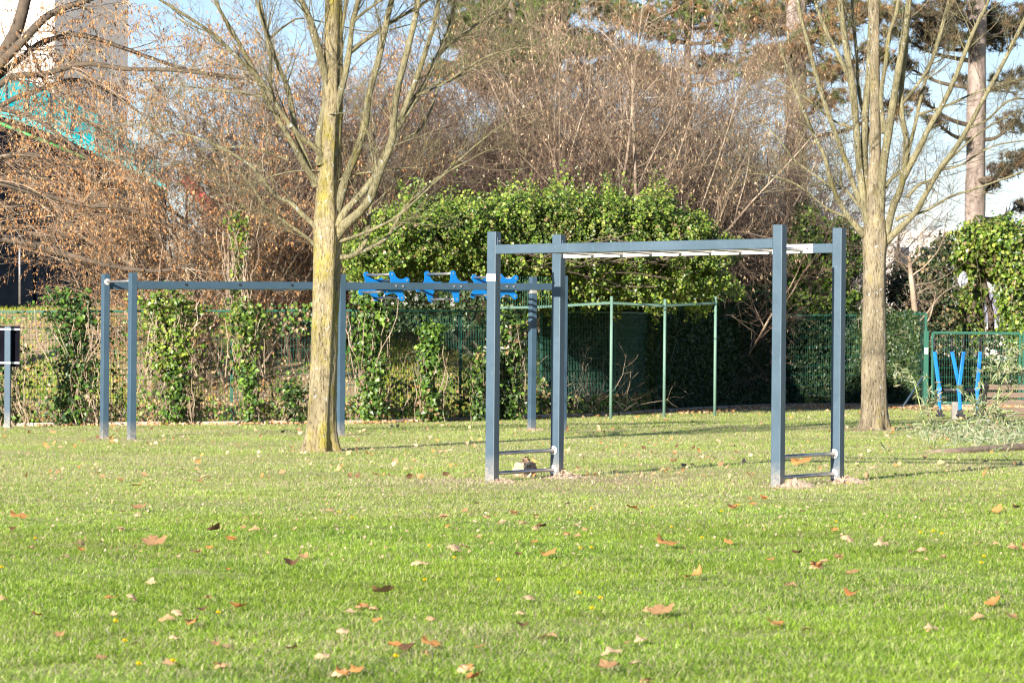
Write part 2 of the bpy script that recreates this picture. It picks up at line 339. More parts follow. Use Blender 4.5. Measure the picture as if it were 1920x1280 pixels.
# front rig footprint
TH = math.radians(31.6); e1 = np.array([math.cos(TH), -math.sin(TH), 0]); n1_ = np.array([math.sin(TH), math.cos(TH), 0])
RA = np.array([-.181, 35.9, 0]); RW, RL = 1.215, 3.09
RP = [RA, RA + RW * n1_, RA + RL * e1, RA + RW * n1_ + RL * e1]
TH2 = math.radians(33.0); e2 = np.array([math.cos(TH2), math.sin(TH2), 0]); n2_ = np.array([-math.sin(TH2), math.cos(TH2), 0])
QA = np.array([P(248, 650, 53.3)[0], 53.3, 0]); QW, QL = .86, 7.4; QM = 3.45
QP = [QA, QA + QW * n2_, QA + QM * e2, QA + (QM + .09) * e2 + QW * n2_, QA + QL * e2, QA + QL * e2 + QW * n2_]
T1 = gp(600, 846); T2 = gp(1638, 806)
SPOTS = [(p[0], p[1], .45) for p in RP] + [(p[0], p[1], .25) for p in QP] + [(T1[0], T1[1], .5), (T2[0], T2[1], .8), (RA[0] + 1.3, RA[1] - .3, 1.1), (RA[0] - .4, RA[1] + .2, .7), (RA[0] + 2.7, RA[1] - 1.2, .7)]
build_ground()

# ------------------------------------------------------------------ grass (stuff)
def build_grass():
    r = np.random.default_rng(11)
    def patch(y0, y1, dens, h, wd, far):
        n = int((y1 - y0) * ((y0 + y1) / 2 * .2743 * 1.12 + 5.2) * dens)
        y = y0 + (y1 - y0) * r.random(n); hw = y * .1372 * 1.12 + 2.6; x = (2 * r.random(n) - 1) * hw
        keep = (r.random(n) > bare(x, y) * .92) & (y < fence_y(x) - .1)
        clump = nz(x, y, 5, 5); keep &= r.random(n) < .9 + .25 * clump
        x = x[keep]; y = y[keep]; n = len(x)
        h_ = h * (.55 + .75 * r.random(n)) * (1 + .30 * nz(x, y, 2.2, 1) + .25 * nz(x, y, 7, 8)); wd_ = wd * (.7 + .6 * r.random(n))
        a = r.random(n) * 2 * PI; face = np.stack((np.cos(a), np.sin(a), 0 * a), 1)
        lean = np.stack((-np.sin(a), np.cos(a), 0 * a), 1) * (.35 + 1.8 * r.random((n, 1)) ** 1.1) * h_[:, None]
        b = np.stack((x, y, G(x, y) - .008), 1); up = np.array([0, 0, 1.])
        s = face * wd_[:, None] / 2
        mid = b + up * (h_ * .6)[:, None] + lean * .35; tip = b + up * (h_ * r.uniform(.7, 1.05, n))[:, None] + lean * 1.0
        dry = .34 * sstep(25, 35, y) + .06 + .22 * nz(x, y, .55, 4) + .12 * nz(x, y, 2.4, 9) + .18 * bare(x, y); dry = np.clip(dry, .04, .85)
        g = pal(n, ((.12, .24, .022), (.23, .40, .035), (.37, .53, .06), (.55, .61, .25)), (.23, .31, .27, .19), .18, r)
        yel = np.clip(.5 + .6 * nz(x, y, .9, 7), 0, 1)[:, None]; g = g * (1 - .3 * yel) + yel * .3 * np.array([.42, .52, .04]); g = g * (1 + .12 * sstep(22, 34, y)[:, None]) + sstep(22, 34, y)[:, None] * np.array([.05, .03, .03]); g = g * (1 + .16 * nz(x, y * .5, 1.1, 12) + .18 * nz(x, y, 3.4, 2) + .12 * nz(x, y, 9, 6))[:, None]
        st = pal(n, ((.58, .50, .29), (.68, .60, .42), (.36, .28, .15)), (.5, .35, .15), .1, r)
        c = np.where((r.random(n) < dry)[:, None], st, g); c = c * (1 - .0)
        if far:
            v = np.stack((b - s, b + s, tip), 1).reshape(-1, 3); i = np.arange(n)[:, None] * 3
            MBg.add(v, f3=i + [0, 1, 2], col=np.repeat(c, 3, 0))
        else:
            v = np.stack((b - s, b + s, mid + s * .75, mid - s * .75, tip), 1).reshape(-1, 3); i = np.arange(n)[:, None] * 5
            MBg.add(v, f3=i + [3, 2, 4], f4=i + [0, 1, 2, 3], col=np.repeat(c, 5, 0))
    MBg = MB()
    patch(12.2, 18, 8500, .038, .0038, False)
    patch(18, 26, 5600, .036, .0044, False)
    patch(26, 38, 4200, .031, .0055, False)
    patch(38, 58, 2200, .032, .0085, True)
    patch(58, 86, 800, .035, .012, True)
    tag(MBg.build('grass', 'grass', smooth=True), 'short green and straw coloured blades of the lawn', 'grass', kind='stuff')
    mb = MB(); n = 110000; x = -12 + 17 * r.random(n); y = 65 + 17 * r.random(n) ** 1.2; k = (y > fence_y(x) + .4) & (r.random(n) > bare(x, y) * .8); x = x[k]; y = y[k]; n = len(x)
    b = np.stack((x, y, G(x, y) - .01), 1); a = r.random(n) * PI; s = np.stack((np.cos(a), np.sin(a), 0 * a), 1) * .008
    tip = b + np.stack((r.normal(size=n) * .03, r.normal(size=n) * .03, .07 + .06 * r.random(n)), 1)
    c = pal(n, ((.28, .40, .03), (.46, .52, .04), (.18, .26, .03), (.5, .42, .22)), (.3, .35, .2, .15), .15, r)
    mb.add(np.stack((b - s, b + s, tip), 1).reshape(-1, 3), f3=np.arange(n)[:, None] * 3 + [0, 1, 2], col=np.repeat(c, 3, 0))
    tag(mb.build('bank_grass', 'grass'), 'mossy yellow green grass on the bank behind the fence', 'grass', kind='stuff')
build_grass()

# ------------------------------------------------------------------ dead leaves, dandelions
def leaf_mesh(i, colset):
    r = np.random.default_rng(100 + i); k = 30; a = np.linspace(0, 2 * PI, k, endpoint=False)
    rad = .5 * ((.52, .7, .62)[i % 3] + (.48, .3, .38)[i % 3] * np.abs(np.cos(2.5 * (a - PI / 2))) ** .9) * (1 - .25 * (np.sin(a) < -.6)) + .03 * np.sin(11 * a + i)
    x = rad * np.cos(a); y = rad * np.sin(a); q = np.vstack((np.stack((x, y), 1), np.stack((x, y), 1) * .5, [[0, 0]]))
    c1, c2, c3 = r.uniform(-1, 1, 3); z = (.35 + .8 * abs(c1)) * q[:, 0] ** 2 * (1 if i % 3 else -1) + c2 * .5 * q[:, 1] ** 2 + c3 * .3 * q[:, 0] * q[:, 1] + .04 * np.sin(9 * q[:, 0] + i) + r.normal(size=len(q)) * .018
    v = np.column_stack((q, z)); j = np.arange(k); j2 = (j + 1) % k
    mb = MB(); base = np.array(colset); col = np.clip(base * (1 + .14 * r.normal(size=(len(q), 1))), 0, 1)
    mb.add(v, f4=np.stack((j, j2, j2 + k, j + k), 1), f3=np.stack((j + k, j2 + k, np.full(k, 2 * k)), 1), col=col)
    # stalk
    tubes(mb, np.array([[[0, -.42, 0], [.04, -.6, .03], [.02, -.8, .1]]]), np.array([[.014, .012, .01]]), 3, col=np.array([base * .7]))
    return mb.mesh('fallen_leaf', 'dead', True)
LC = [(.66, .41, .21), (.64, .31, .10), (.46, .27, .13), (.72, .50, .30), (.18, .10, .05), (.58, .24, .08)]
LM = [leaf_mesh(i, LC[i % 6]) for i in range(12)]
LLAB = ['pale tan', 'orange', 'brown', 'light beige', 'dark brown', 'rusty orange']
big = [(35, 978, 44, 1, 'large bright orange leaf on the grass near the left edge'), (24, 1000, 30, 4, 'dark brown curled leaf just below the large orange leaf'),
       (148, 1028, 34, 3, 'pale beige leaf lying alone on the left part of the lawn'), (290, 1030, 60, 2, 'long curled brown leaf with a dark tip on the left lawn'),
       (400, 1003, 50, 4, 'dark curled brown leaf standing in the grass'), (68, 1165, 36, 5, 'rusty orange leaf at the lower left'),
       (5, 1133, 34, 0, None), (210, 1133, 40, 1, None), (330, 1160, 28, 3, None), (445, 1150, 38, 5, 'orange leaf curled up beside a grey shadowed one'),
       (475, 1000, 28, 0, None), (570, 1055, 30, 2, None), (545, 1068, 55, 4, 'long dark brown leaf left of the middle of the lawn'), (655, 1158, 28, 3, None),
       (718, 1122, 54, 2, 'wide brown folded leaf in the middle foreground'), (765, 1230, 70, 4, 'dark crumpled leaf in the clump at the bottom of the lawn'),
       (807, 1222, 52, 1, 'large orange leaf beside the crumpled dark one at the bottom'), (740, 1224, 40, 5, None), (605, 1243, 40, 3, None), (314, 1252, 30, 3, None),
       (190, 1248, 34, 2, None), (790, 1066, 44, 3, None), (850, 1038, 50, 3, 'broad pale leaf lying in the middle of the lawn'), (870, 1032, 30, 0, None),
       (972, 1048, 26, 4, 'small dark upright leaf near the middle of the lawn'), (1028, 1050, 40, 1, None), (980, 986, 26, 0, None), (1015, 996, 40, 4, None),
       (990, 1132, 40, 3, None), (978, 1185, 46, 4, 'narrow dark curled leaf slanting across the grass'), (1025, 1205, 44, 0, None), (1250, 1032, 60, 1, None), (1300, 1092, 44, 1, 'orange brown upturned leaf right of centre'),
       (1240, 1162, 60, 2, 'long folded leaf pair with a dark middle right of centre'), (1205, 1213, 40, 3, None), (1190, 1255, 36, 3, None), (1140, 1268, 60, 2, None),
       (1590, 1020, 40, 3, None), (1565, 1002, 24, 1, None), (1495, 1046, 34, 4, None), (1445, 1058, 22, 1, None), (1600, 1085, 34, 2, None), (1595, 1125, 36, 5, None),
       (1655, 1030, 36, 3, None), (1870, 965, 30, 1, None), (1905, 958, 26, 4, None), (1735, 942, 26, 0, None), (1185, 960, 30, 1, None), (1365, 1025, 22, 1, None),
       (262, 962, 40, 2, None), (228, 966, 20, 4, None), (615, 963, 30, 0, None), (637, 884, 26, 0, None), (258, 917, 24, 1, None), (1505, 873, 60, 1, 'large tan leaf under the right end of the near ladder'), (1407, 897, 24, 5, 'small orange leaf left of the right end of the near ladder'),
       (1896, 1170, 40, 2, None), (1215, 1155, 30, 0, None), (670, 1272, 40, 1, None), (280, 1102, 30, 3, None), (425, 1075, 16, 5, None), (900, 1225, 26, 1, None), (1480, 1105, 30, 0, None)]
def zone(x, y):
    q = np.array([x, y, 0.0]) - CAM; u = 960 + F * (q @ cr) / (q @ fw); v = 640 - F * (q @ cu) / (q @ fw)
    row = 'close to the bottom edge' if v > 1150 else 'in the near foreground' if v > 1000 else 'just in front of the near bars' if v > 915 else 'level with the near bars' if v > 860 else 'on the far lawn toward the fence'
    return row + (' at left' if u < 400 else ' left of centre' if u < 800 else ' in the middle' if u < 1120 else ' right of centre' if u < 1520 else ' at right')
def place_leaf(x, y, size, ci, label, r):
    o = bpy.data.objects.new('fallen_leaf', LM[ci + 6 * int(r.integers(2))]); scene.collection.objects.link(o)
    o.location = (x, y, float(G(x, y)) + .018 * (y < 40) + .008 + size * .13)
    o.scale = (size * r.uniform(.85, 1.15), size, size * r.uniform(.7, 1.3))
    o.rotation_euler = (r.uniform(.08, .42), r.normal() * .22, r.uniform(-.9, .9) + (PI if r.random() < .2 else 0))
    tag(o, label or ('dry %s leaf lying %s' % (LLAB[ci], zone(x, y))), 'leaf', 'dead leaves scattered over the lawn')
rl = np.random.default_rng(5)
for (u, v, wpx, ci, lab) in big:
    p = gp(u, v); place_leaf(p[0], p[1], wpx * p[1] / F * (.6 if ci == 4 else .85), ci, lab, rl)
cl_ = [(rl.uniform(0, 1920), 800 + 470 * rl.random() ** 1.2) for _ in range(26)]
for i in range(215):
    v = 800 + 480 * rl.random() ** 1.25; u = rl.uniform(-20, 1940)
    if rl.random() < .5:
        c_ = cl_[int(rl.integers(26))]; v = max(c_[1] + rl.normal() * (c_[1] - 650) * .035, 800); u = c_[0] + rl.normal() * (c_[1] - 650) * .22; p = gp(u, v)
    if p[1] > fence_y(p[0]) - .3: continue
    place_leaf(p[0], p[1], rl.uniform(.035, .085), int(rl.choice(6, p=(.3, .14, .18, .24, .08, .06))), None, rl)
def litter():
    r = np.random.default_rng(8); n = 5200; v = 770 + 130 * r.random(n) ** 2; u = r.uniform(-100, 2020, n)
    p = np.array([gp(a, b) for a, b in zip(u, v)]); k = p[:, 1] < 84; p = p[k]; fy = fence_y(p[:, 0]); k = (r.random(len(p)) < .12 + bare(p[:, 0], p[:, 1]) * .9) & (p[:, 1] < fy + .4); p = p[k]
    # band of litter at the recessed foot of the hedge on the right
    m = 2600; x = r.uniform(3.2, 11, m); y = fence_y(x) - .1 - 4.5 * r.random(m) ** 1.6; p = np.vstack((p, np.stack((x, y, 0 * x), 1)))
    m = 1500; x = r.uniform(-8, 3.5, m); y = fence_y(x) - .1 - 1.0 * r.random(m) ** 1.8; p = np.vstack((p, np.stack((x, y, 0 * x), 1)))
    m = 6000; x = r.uniform(-14, 0, m); y = fence_y(x) + .3 + 15 * r.random(m); p = np.vstack((p, np.stack((x, y, 0 * x), 1)))
    p[:, 2] = G(p[:, 0], p[:, 1]) + .03; n = len(p); nr = np.tile([0, -.5, .8], (n, 1)); mb = MB()
    leaves(mb, p, nr, r.uniform(.03, .09, n), pal(n, LC, (.25, .15, .2, .25, .1, .05), .12, r), r, .5, .8, .0)
    # small fragments all over the lawn
    m = 4500; y = 22 + 36 * r.random(m) ** .8; x = (2 * r.random(m) - 1) * (y * .15 + .5); q = np.stack((x, y, G(x, y) + .03), 1)
    mb2 = mb; leaves(mb2, q, np.tile([0, -.6, .8], (m, 1)), r.uniform(.012, .03, m), pal(m, ((.50, .36, .24), (.56, .45, .32), (.42, .27, .16), (.22, .14, .08)), (.35, .25, .25, .15), .12, r), r, .6, .7, .0)
    tag(mb.build('leaf_litter', 'dead'), 'crumbled dead leaf fragments strewn over the lawn and along the fence', 'leaf litter', kind='stuff')
litter()
def dandelion():
    mb = MB(); r = np.random.default_rng(3); n = 46; a = r.random(n) * 2 * PI; ph = r.random(n) * 1.2
    D = np.stack((np.cos(a) * np.sin(ph), np.sin(a) * np.sin(ph), np.cos(ph)), 1); c0 = np.array([0, 0, .05])
    S = np.cross(D, rdir(n, r)) * .003; v = np.stack((c0 + S * .4 + 0 * D, c0 - S * .4 + 0 * D, c0 + D * .017 - S, c0 + D * .017 + S), 1)
    mb.add(v.reshape(-1, 3), f4=np.arange(n)[:, None] * 4 + [0, 1, 2, 3], col=pal(n * 4, ((.85, .62, .01), (.9, .70, .02)), None, .05, r))
    return mb.mesh('dandelion', 'petal')
def stalkmesh():
    mb = MB(); tubes(mb, np.array([[[0, 0, -.01], [.003, 0, .025], [0, 0, .052]]]), np.array([[.002, .002, .002]]), 5, col=np.array([[.2, .3, .06]])); return mb.mesh('stalk', 'grass')
dm = dandelion(); sm = stalkmesh()
for (u, v) in ((66, 1022), (3, 1078), (217, 1183), (234, 1221), (260, 1266), (324, 1260), (636, 971), (660, 982), (805, 1037), (796, 1103), (852, 1060), (935, 1103), (1109, 964), (1223, 961), (1259, 1000), (1088, 1041), (1109, 1040), (1086, 1128), (1126, 1138), (1110, 1158), (742, 1251), (1590, 915), (1385, 957), (1353, 970), (1316, 1021), (1568, 990), (1726, 1011), (1750, 1008), (1766, 1013), (1845, 1057), (1840, 1070), (409, 1166)):
    p = gp(u, v); o = thing('dandelion', (p[0], p[1], float(G(p[0], p[1]))), 'small yellow dandelion ' + zone(p[0], p[1]), 'flower', 'dandelions dotted over the lawn')
    for nm, me in (('flower_head', dm), ('stalk', sm)):
        c = bpy.data.objects.new(nm, me); scene.collection.objects.link(c); c.parent = o
    o.scale = (.85,) * 3

# ------------------------------------------------------------------ near monkey bars
up = np.array([0, 0, 1.])
rig = thing('monkey_bars', RA, 'tall blue grey monkey bar frame standing nearest on the lawn', 'monkey bars')
H = 2.4
for i, p in enumerate(RP):
    g = float(G(p[0], p[1])); mb = MB(); bar(mb, p + up * (g - .3), p + up * (g + H), .1, .1, e1, .008); po = mb.build('post', 'blue_steel', rig)
    mb = MB(); bar(mb, p + up * (g + H), p + up * (g + H + .006), .094, .094, e1, .006); mb.build('post_cap', 'blue_steel', po)
def rig_rail(a, b, off, name='rail'):
    ga = float(G(a[0], a[1])); gb = float(G(b[0], b[1])); A = a + e1 * .05 + up * (ga + H - .165) + off; B = b - e1 * .05 + up * (gb + H - .165) + off
    mb = MB(); bar(mb, A, B, .05, .09, n1_, .006); return A, B, mb.build(name, 'blue_steel', rig)
A1, B1, ra = rig_rail(RP[0], RP[2], -n1_ * .022)
A2, B2, rb = rig_rail(RP[1], RP[3], n1_ * .022 - up * .018)
for (p, s, rl_) in ((RP[0], 1, ra), (RP[2], -1, ra), (RP[1], 1, rb), (RP[3], -1, rb)):
    g = float(G(p[0], p[1])); c = p + e1 * s * .053 + up * (g + H - .085); mb = MB(); bar(mb, c - up * .035, c + up * .035, .006, .05, e1, .002); pl = mb.build('bracket', 'blue_steel', rig)
    mb = MB(); cyl(mb, c + e1 * s * .003, c + e1 * s * .014, .008, 10); mb.build('bolt', 'bolt', pl)
Lr = B1 - A1
mb = MB(); q0 = A2 - n1_ * .0275; q1 = A2 + (B2 - A2) * .925 - n1_ * .0275
bar(mb, q0 + e1 * .01, q1, .004, .086, n1_, .001); pl = mb.build('cover_plate', 'white_plate', rig)
mb = MB(); c = A2 + (B2 - A2) * .905 - n1_ * .03; cyl(mb, c, c - n1_ * .006, .008, 10); mb.build('bolt', 'black', pl)
for i in range(8):
    t = .115 + i * .11; a = A1 + (B1 - A1) * t + n1_ * .0255; b = A2 + (B2 - A2) * t - n1_ * .0295
    mb = MB(); cyl(mb, a - up * .012, b - up * .012, .0165, 14); mb.build('rung', 'steel', rig, True)
for (p, q) in ((RP[0], RP[1]), (RP[2], RP[3])):
    for hz in (.085, .275):
        ga = float(G(p[0], p[1])); gb = float(G(q[0], q[1])); a = p + n1_ * .0505 + up * (ga + hz) - e1 * .012; b = q - n1_ * .0505 + up * (gb + hz) - e1 * .012
        mb = MB(); cyl(mb, a, b - n1_ * .009, .0175, 16); rg = mb.build('step_bar', 'steel', rig, True)
        for c, s in ((b, -1), (a, 1)):
            mb = MB(); cyl(mb, c, c + n1_ * s * .008, .044, 22)
            for an in (0.8, 2.4, 3.9, 5.5): 
                cc = c + n1_ * s * .008 + (e1 * math.cos(an) + up * math.sin(an)) * .031; cyl(mb, cc, cc + n1_ * s * .004, .006, 8, mi=1)
            mb.build('flange', ['flange', 'black'], rg)
p = RP[0]; g = float(G(p[0], p[1])); c = p + up * (g + H - .435)
mb = MB(); bar(mb, c - up * .034 - n1_ * .001 - e1 * .002, c + up * .034 - n1_ * .001 - e1 * .002, .104, .104, e1, .008); tag(mb.build('sticker', 'sticker', rig), 'white worn sticker wrapped round the nearest left post')
# soil heaps at the posts
def mound(c, rx, ry, h, label, seed):
    r = np.random.default_rng(seed); k = 40; m = 14; a = np.linspace(0, 2 * PI, k, endpoint=False); t = np.linspace(0, 1, m)
    A_, Tt = np.meshgrid(a, t); X = c[0] + Tt * np.cos(A_) * rx * (1 + .18 * np.sin(3 * A_ + seed) + .1 * np.sin(7 * A_)); Y = c[1] + Tt * np.sin(A_) * ry * (1 + .15 * np.sin(2 * A_ + seed))
    Z = G(X, Y) + h * (1 - Tt) ** 1.3 * (1 + .35 * nz(X * 12, Y * 12, 1, seed)) - .012 + r.normal(size=X.shape) * .006; mb = MB(); i = (np.arange(m - 1)[:, None] * k + np.arange(k)[None]); i2 = np.arange(m - 1)[:, None] * k + (np.arange(k)[None] + 1) % k
    mb.add(np.stack((X, Y, Z), -1).reshape(-1, 3), f4=np.stack((i, i2, i2 + k, i + k), -1).reshape(-1, 4))
    n = 260; aa = r.random(n) * 2 * PI; tt = r.random(n) ** .7 * 1.25; x = c[0] + tt * np.cos(aa) * rx; y = c[1] + tt * np.sin(aa) * ry
    z = G(x, y) + h * np.clip(1 - tt, 0, 1) ** 1.3; s = r.uniform(.005, .018, n); pts = np.stack((x, y, z), 1)
    D = rdir(n * 4, r).reshape(n, 4, 3) * s[:, None, None]; v = (pts[:, None] + D).reshape(-1, 3); j = np.arange(n)[:, None] * 4
    mb.add(v, f3=np.stack((j + [0, 1, 2], j + [0, 2, 3], j + [0, 3, 1], j + [1, 3, 2]), 1).reshape(-1, 3))
    tag(mb.build('soil_mound', 'soil'), label, 'soil mound', 'soil heaps at the foot of the posts')
mound(RP[0] + np.array([.08, -.1, 0]), .24, .5, .035, 'low sandy soil heap round the front left post of the near ladder', 1)
mound(RP[1] + np.array([.06, -.05, 0]), .27, .6, .075, 'sandy soil heap round the rear left post beside the broken block', 2)
mound(RP[2] + np.array([.16, .0, 0]), .26, .5, .085, 'crumbly soil heap round the front right post of the near ladder', 3)
mound(RP[3] + np.array([.09, -.1, 0]), .26, .6, .07, 'soil heap with a dandelion in front, at the rear right post', 4)
mound(QP[5] + np.array([.05, -.1, 0]), .38, .9, .03, 'flat pale soil patch at the far right posts of the long frame', 5)
# broken block with a cone on top
bc = P(984, 890, 37.2); bc = np.array([bc[0], 37.2, float(G(bc[0], 37.2))])
blk = thing('broken_block', bc, 'pale broken stone block lying behind the lower step bar', 'stone block')
r = np.random.default_rng(9); a_ = norm(np.array([.9, -.44, 0])); b_ = np.array([-a_[1], a_[0], 0])
n_ = 9; gx, gy, gz = np.meshgrid(*[np.linspace(-1, 1, n_)] * 3, indexing='ij'); pts = np.stack((gx, gy, gz), -1)
pts = pts * (1 - .10 * (np.abs(pts).sum(-1, keepdims=True) > 2.3)) ; pts = pts + .05 * np.stack([np.sin(5 * pts[..., 0] + 3 * pts[..., 1] + k + 2 * pts[..., 2]) for k in (0, 2, 4)], -1)
W_ = bc + pts[..., :1] * a_ * .062 + pts[..., 1:2] * b_ * .15 + up * (.075 + pts[..., 2:] * .078)
mb = MB(); idx = np.arange(n_ ** 3).reshape(n_, n_, n_)
for ax in range(3):
    for s in (0, -1):
        q = np.take(idx, s, axis=ax); f = np.stack((q[:-1, :-1], q[1:, :-1], q[1:, 1:], q[:-1, 1:]), -1).reshape(-1, 4); mb.add(np.zeros((0, 3)), f4=(f if s == 0 else f[:, ::-1]) )
mb.v.insert(0, W_.reshape(-1, 3)); mb.n = n_ ** 3
mb.build('stone', 'block', blk)
mb = MB()
for k in range(2):
    c = bc + b_ * (-.07 + .06 * k) + up * .115 + a_ * .06; cyl(mb, c - a_ * .02, c + a_ * .006, .016, 12)
mb.build('dark_hole', 'black', blk)
cc = bc + a_ * .0 + up * .155 + b_ * .03; mb = MB(); n = 90; D = rdir(n, r); D[:, 2] = np.abs(D[:, 2]); leaves(mb, cc + D * np.array([.04, .04, .05]) * r.uniform(.5, 1, (n, 1)), D, .03, pal(n, ((.16, .10, .07), (.28, .19, .12), (.4, .28, .18)), None, .1, r), r, .4, .8, -.1)
tag(mb.build('pine_cone', 'dead'), 'small open brown pine cone sitting on top of the broken block', 'pine cone')

# ------------------------------------------------------------------ far monkey bars with turning grips
rig2 = thing('monkey_bars', QA, 'long blue grey monkey bar frame with bright blue turning grips, behind the left tree', 'monkey bars')
H2 = 2.38
qz = [float(G(p[0], p[1])) for p in QP]
for i, p in enumerate(QP):
    if i == 3 and False: continue
    mb = MB(); bar(mb, p + up * (qz[i] - .3), p + up * (qz[i] + H2), .1, .1, e2, .008); po = mb.build('post', 'blue_steel_far', rig2)
    mb = MB(); bar(mb, p + up * (qz[i] + H2), p + up * (qz[i] + H2 + .006), .094, .094, e2, .006); mb.build('post_cap', 'blue_steel_far', po)
def rail2(i, j, off):
    a = QP[i] + e2 * .05 + up * (qz[i] + H2 - .165) + off; b = QP[j] - e2 * .05 + up * (qz[j] + H2 - .165) + off
    mb = MB(); bar(mb, a, b, .05, .105, n2_, .006); return a, b, mb.build('rail', 'blue_steel_far', rig2)
f1 = rail2(0, 2, -n2_ * .022); k1 = rail2(1, 3, n2_ * .022); f2 = rail2(2, 4, -n2_ * .022); k2 = rail2(3, 5, n2_ * .022)
mb = MB(); cyl(mb, QP[0] + n2_ * .0505 + up * (qz[0] + H2 - .11), QP[1] - n2_ * .0505 + up * (qz[1] + H2 - .11), .017, 12); o = mb.build('end_bar', 'steel', rig2, True)
mb = MB(); c = QP[1] - n2_ * .0505 + up * (qz[1] + H2 - .11); cyl(mb, c, c - n2_ * .008, .045, 18); mb.build('flange', 'flange', o)
for i in range(9):
    t = .12 + i * .105; a = f1[0] + (f1[1] - f1[0]) * t + n2_ * .0255 - up * .03; b = k1[0] + (k1[1] - k1[0]) * t - n2_ * .0255 - up * .03
    mb = MB(); cyl(mb, a, b, .0165, 12); mb.build('rung', 'steel', rig2, True)
for px in (347, 448, 545):
    d = ray(px, 527); # bolt on the front face of the near rail
    t = np.linspace(0, 1, 400)[:, None]; L_ = f1[0] + (f1[1] - f1[0]) * t; uu = 960 + F * ((L_ - CAM) @ cr) / ((L_ - CAM) @ fw); c = L_[np.argmin(np.abs(uu - px))] - n2_ * .0255 + up * .005
    mb = MB(); cyl(mb, c, c - n2_ * .012, .018, 14); mb.build('bolt', 'black', f1[2])
def plate(mb, c, ph, th=.012, R=.195, sgn=1):
    pts = []
    for q_ in range(4):
        a0 = ph + q_ * PI / 2; cc = np.array([math.cos(a0), math.sin(a0)]) * R
        for an in np.linspace(-1.75, 1.75, 11): pts.append(cc + .047 * np.array([math.cos(a0 + an), math.sin(a0 + an)]))
        p0 = pts[-1]; a1 = a0 + PI / 2; p2 = np.array([math.cos(a1), math.sin(a1)]) * R + .047 * np.array([math.cos(a1 - 1.75), math.sin(a1 - 1.75)]); m_ = np.array([math.cos(a0 + PI / 4), math.sin(a0 + PI / 4)]) * .068
        for t_ in np.linspace(0, 1, 12)[1:-1]: pts.append((1 - t_) ** 2 * p0 + 2 * t_ * (1 - t_) * m_ + t_ ** 2 * p2)
    pts = np.array(pts); k = len(pts); q = e2[None] * pts[:, :1] + up[None] * pts[:, 1:]
    v = np.vstack((c + q, c + q + n2_ * th, [c], [c + n2_ * th])); j = np.arange(k); j2 = (j + 1) % k
    mb.add(v, f3=np.vstack((np.stack((j, j2, np.full(k, 2 * k)), 1), np.stack((j2 + k, j + k, np.full(k, 2 * k + 1)), 1))), f4=np.stack((j2, j, j + k, j2 + k), 1))
def px_on(rail, px):
    t = np.linspace(0, 1, 900)[:, None]; L_ = rail[0] + (rail[1] - rail[0]) * t; uu = 960 + F * ((L_ - CAM) @ cr) / ((L_ - CAM) @ fw); return L_[np.argmin(np.abs(uu - px))]
for px, ph in ((747, math.radians(27)), (856, math.radians(10)), (955, math.radians(42))):
    c0 = px_on(f2, px); near = c0 + n2_ * .045; far = c0 + n2_ * (QW - .07)
    ro = bpy.data.objects.new('turning_grip', None); scene.collection.objects.link(ro); ro.parent = rig2; ro.location = Vector(c0 - QA); ro['_w'] = tuple(float(x) for x in c0)
    for c in (near, far):
        mb = MB(); plate(mb, c, ph); mb.build('star_plate', 'bright_blue', ro)
    for k in range(4):
        an = ph + k * PI / 2; q = (e2 * math.cos(an) + up * math.sin(an)) * .195
        mb = MB(); cyl(mb, near + q + n2_ * .012, far + q, .018, 12); mb.build('hand_bar', 'steel', ro, True)
        mb = MB(); cyl(mb, near + q, near + q - n2_ * .008, .014, 10); mb.build('bolt', 'bolt', ro)
    mb = MB(); cyl(mb, near + n2_ * .012, far, .022, 12); mb.build('axle', 'blue_steel_far', ro, True)
    for dx in (-.06, .06):
        mb = MB(); c = c0 - n2_ * .0255 + e2 * dx; cyl(mb, c, c - n2_ * .012, .017, 10); mb.build('bolt', 'bolt', ro)
mb = MB(); c = QP[5] + up * (qz[5] + H2 - .25); bar(mb, c, c + up * .05, .11, .11, e2, .01); mb.build('rail_clamp', 'concrete', rig2)

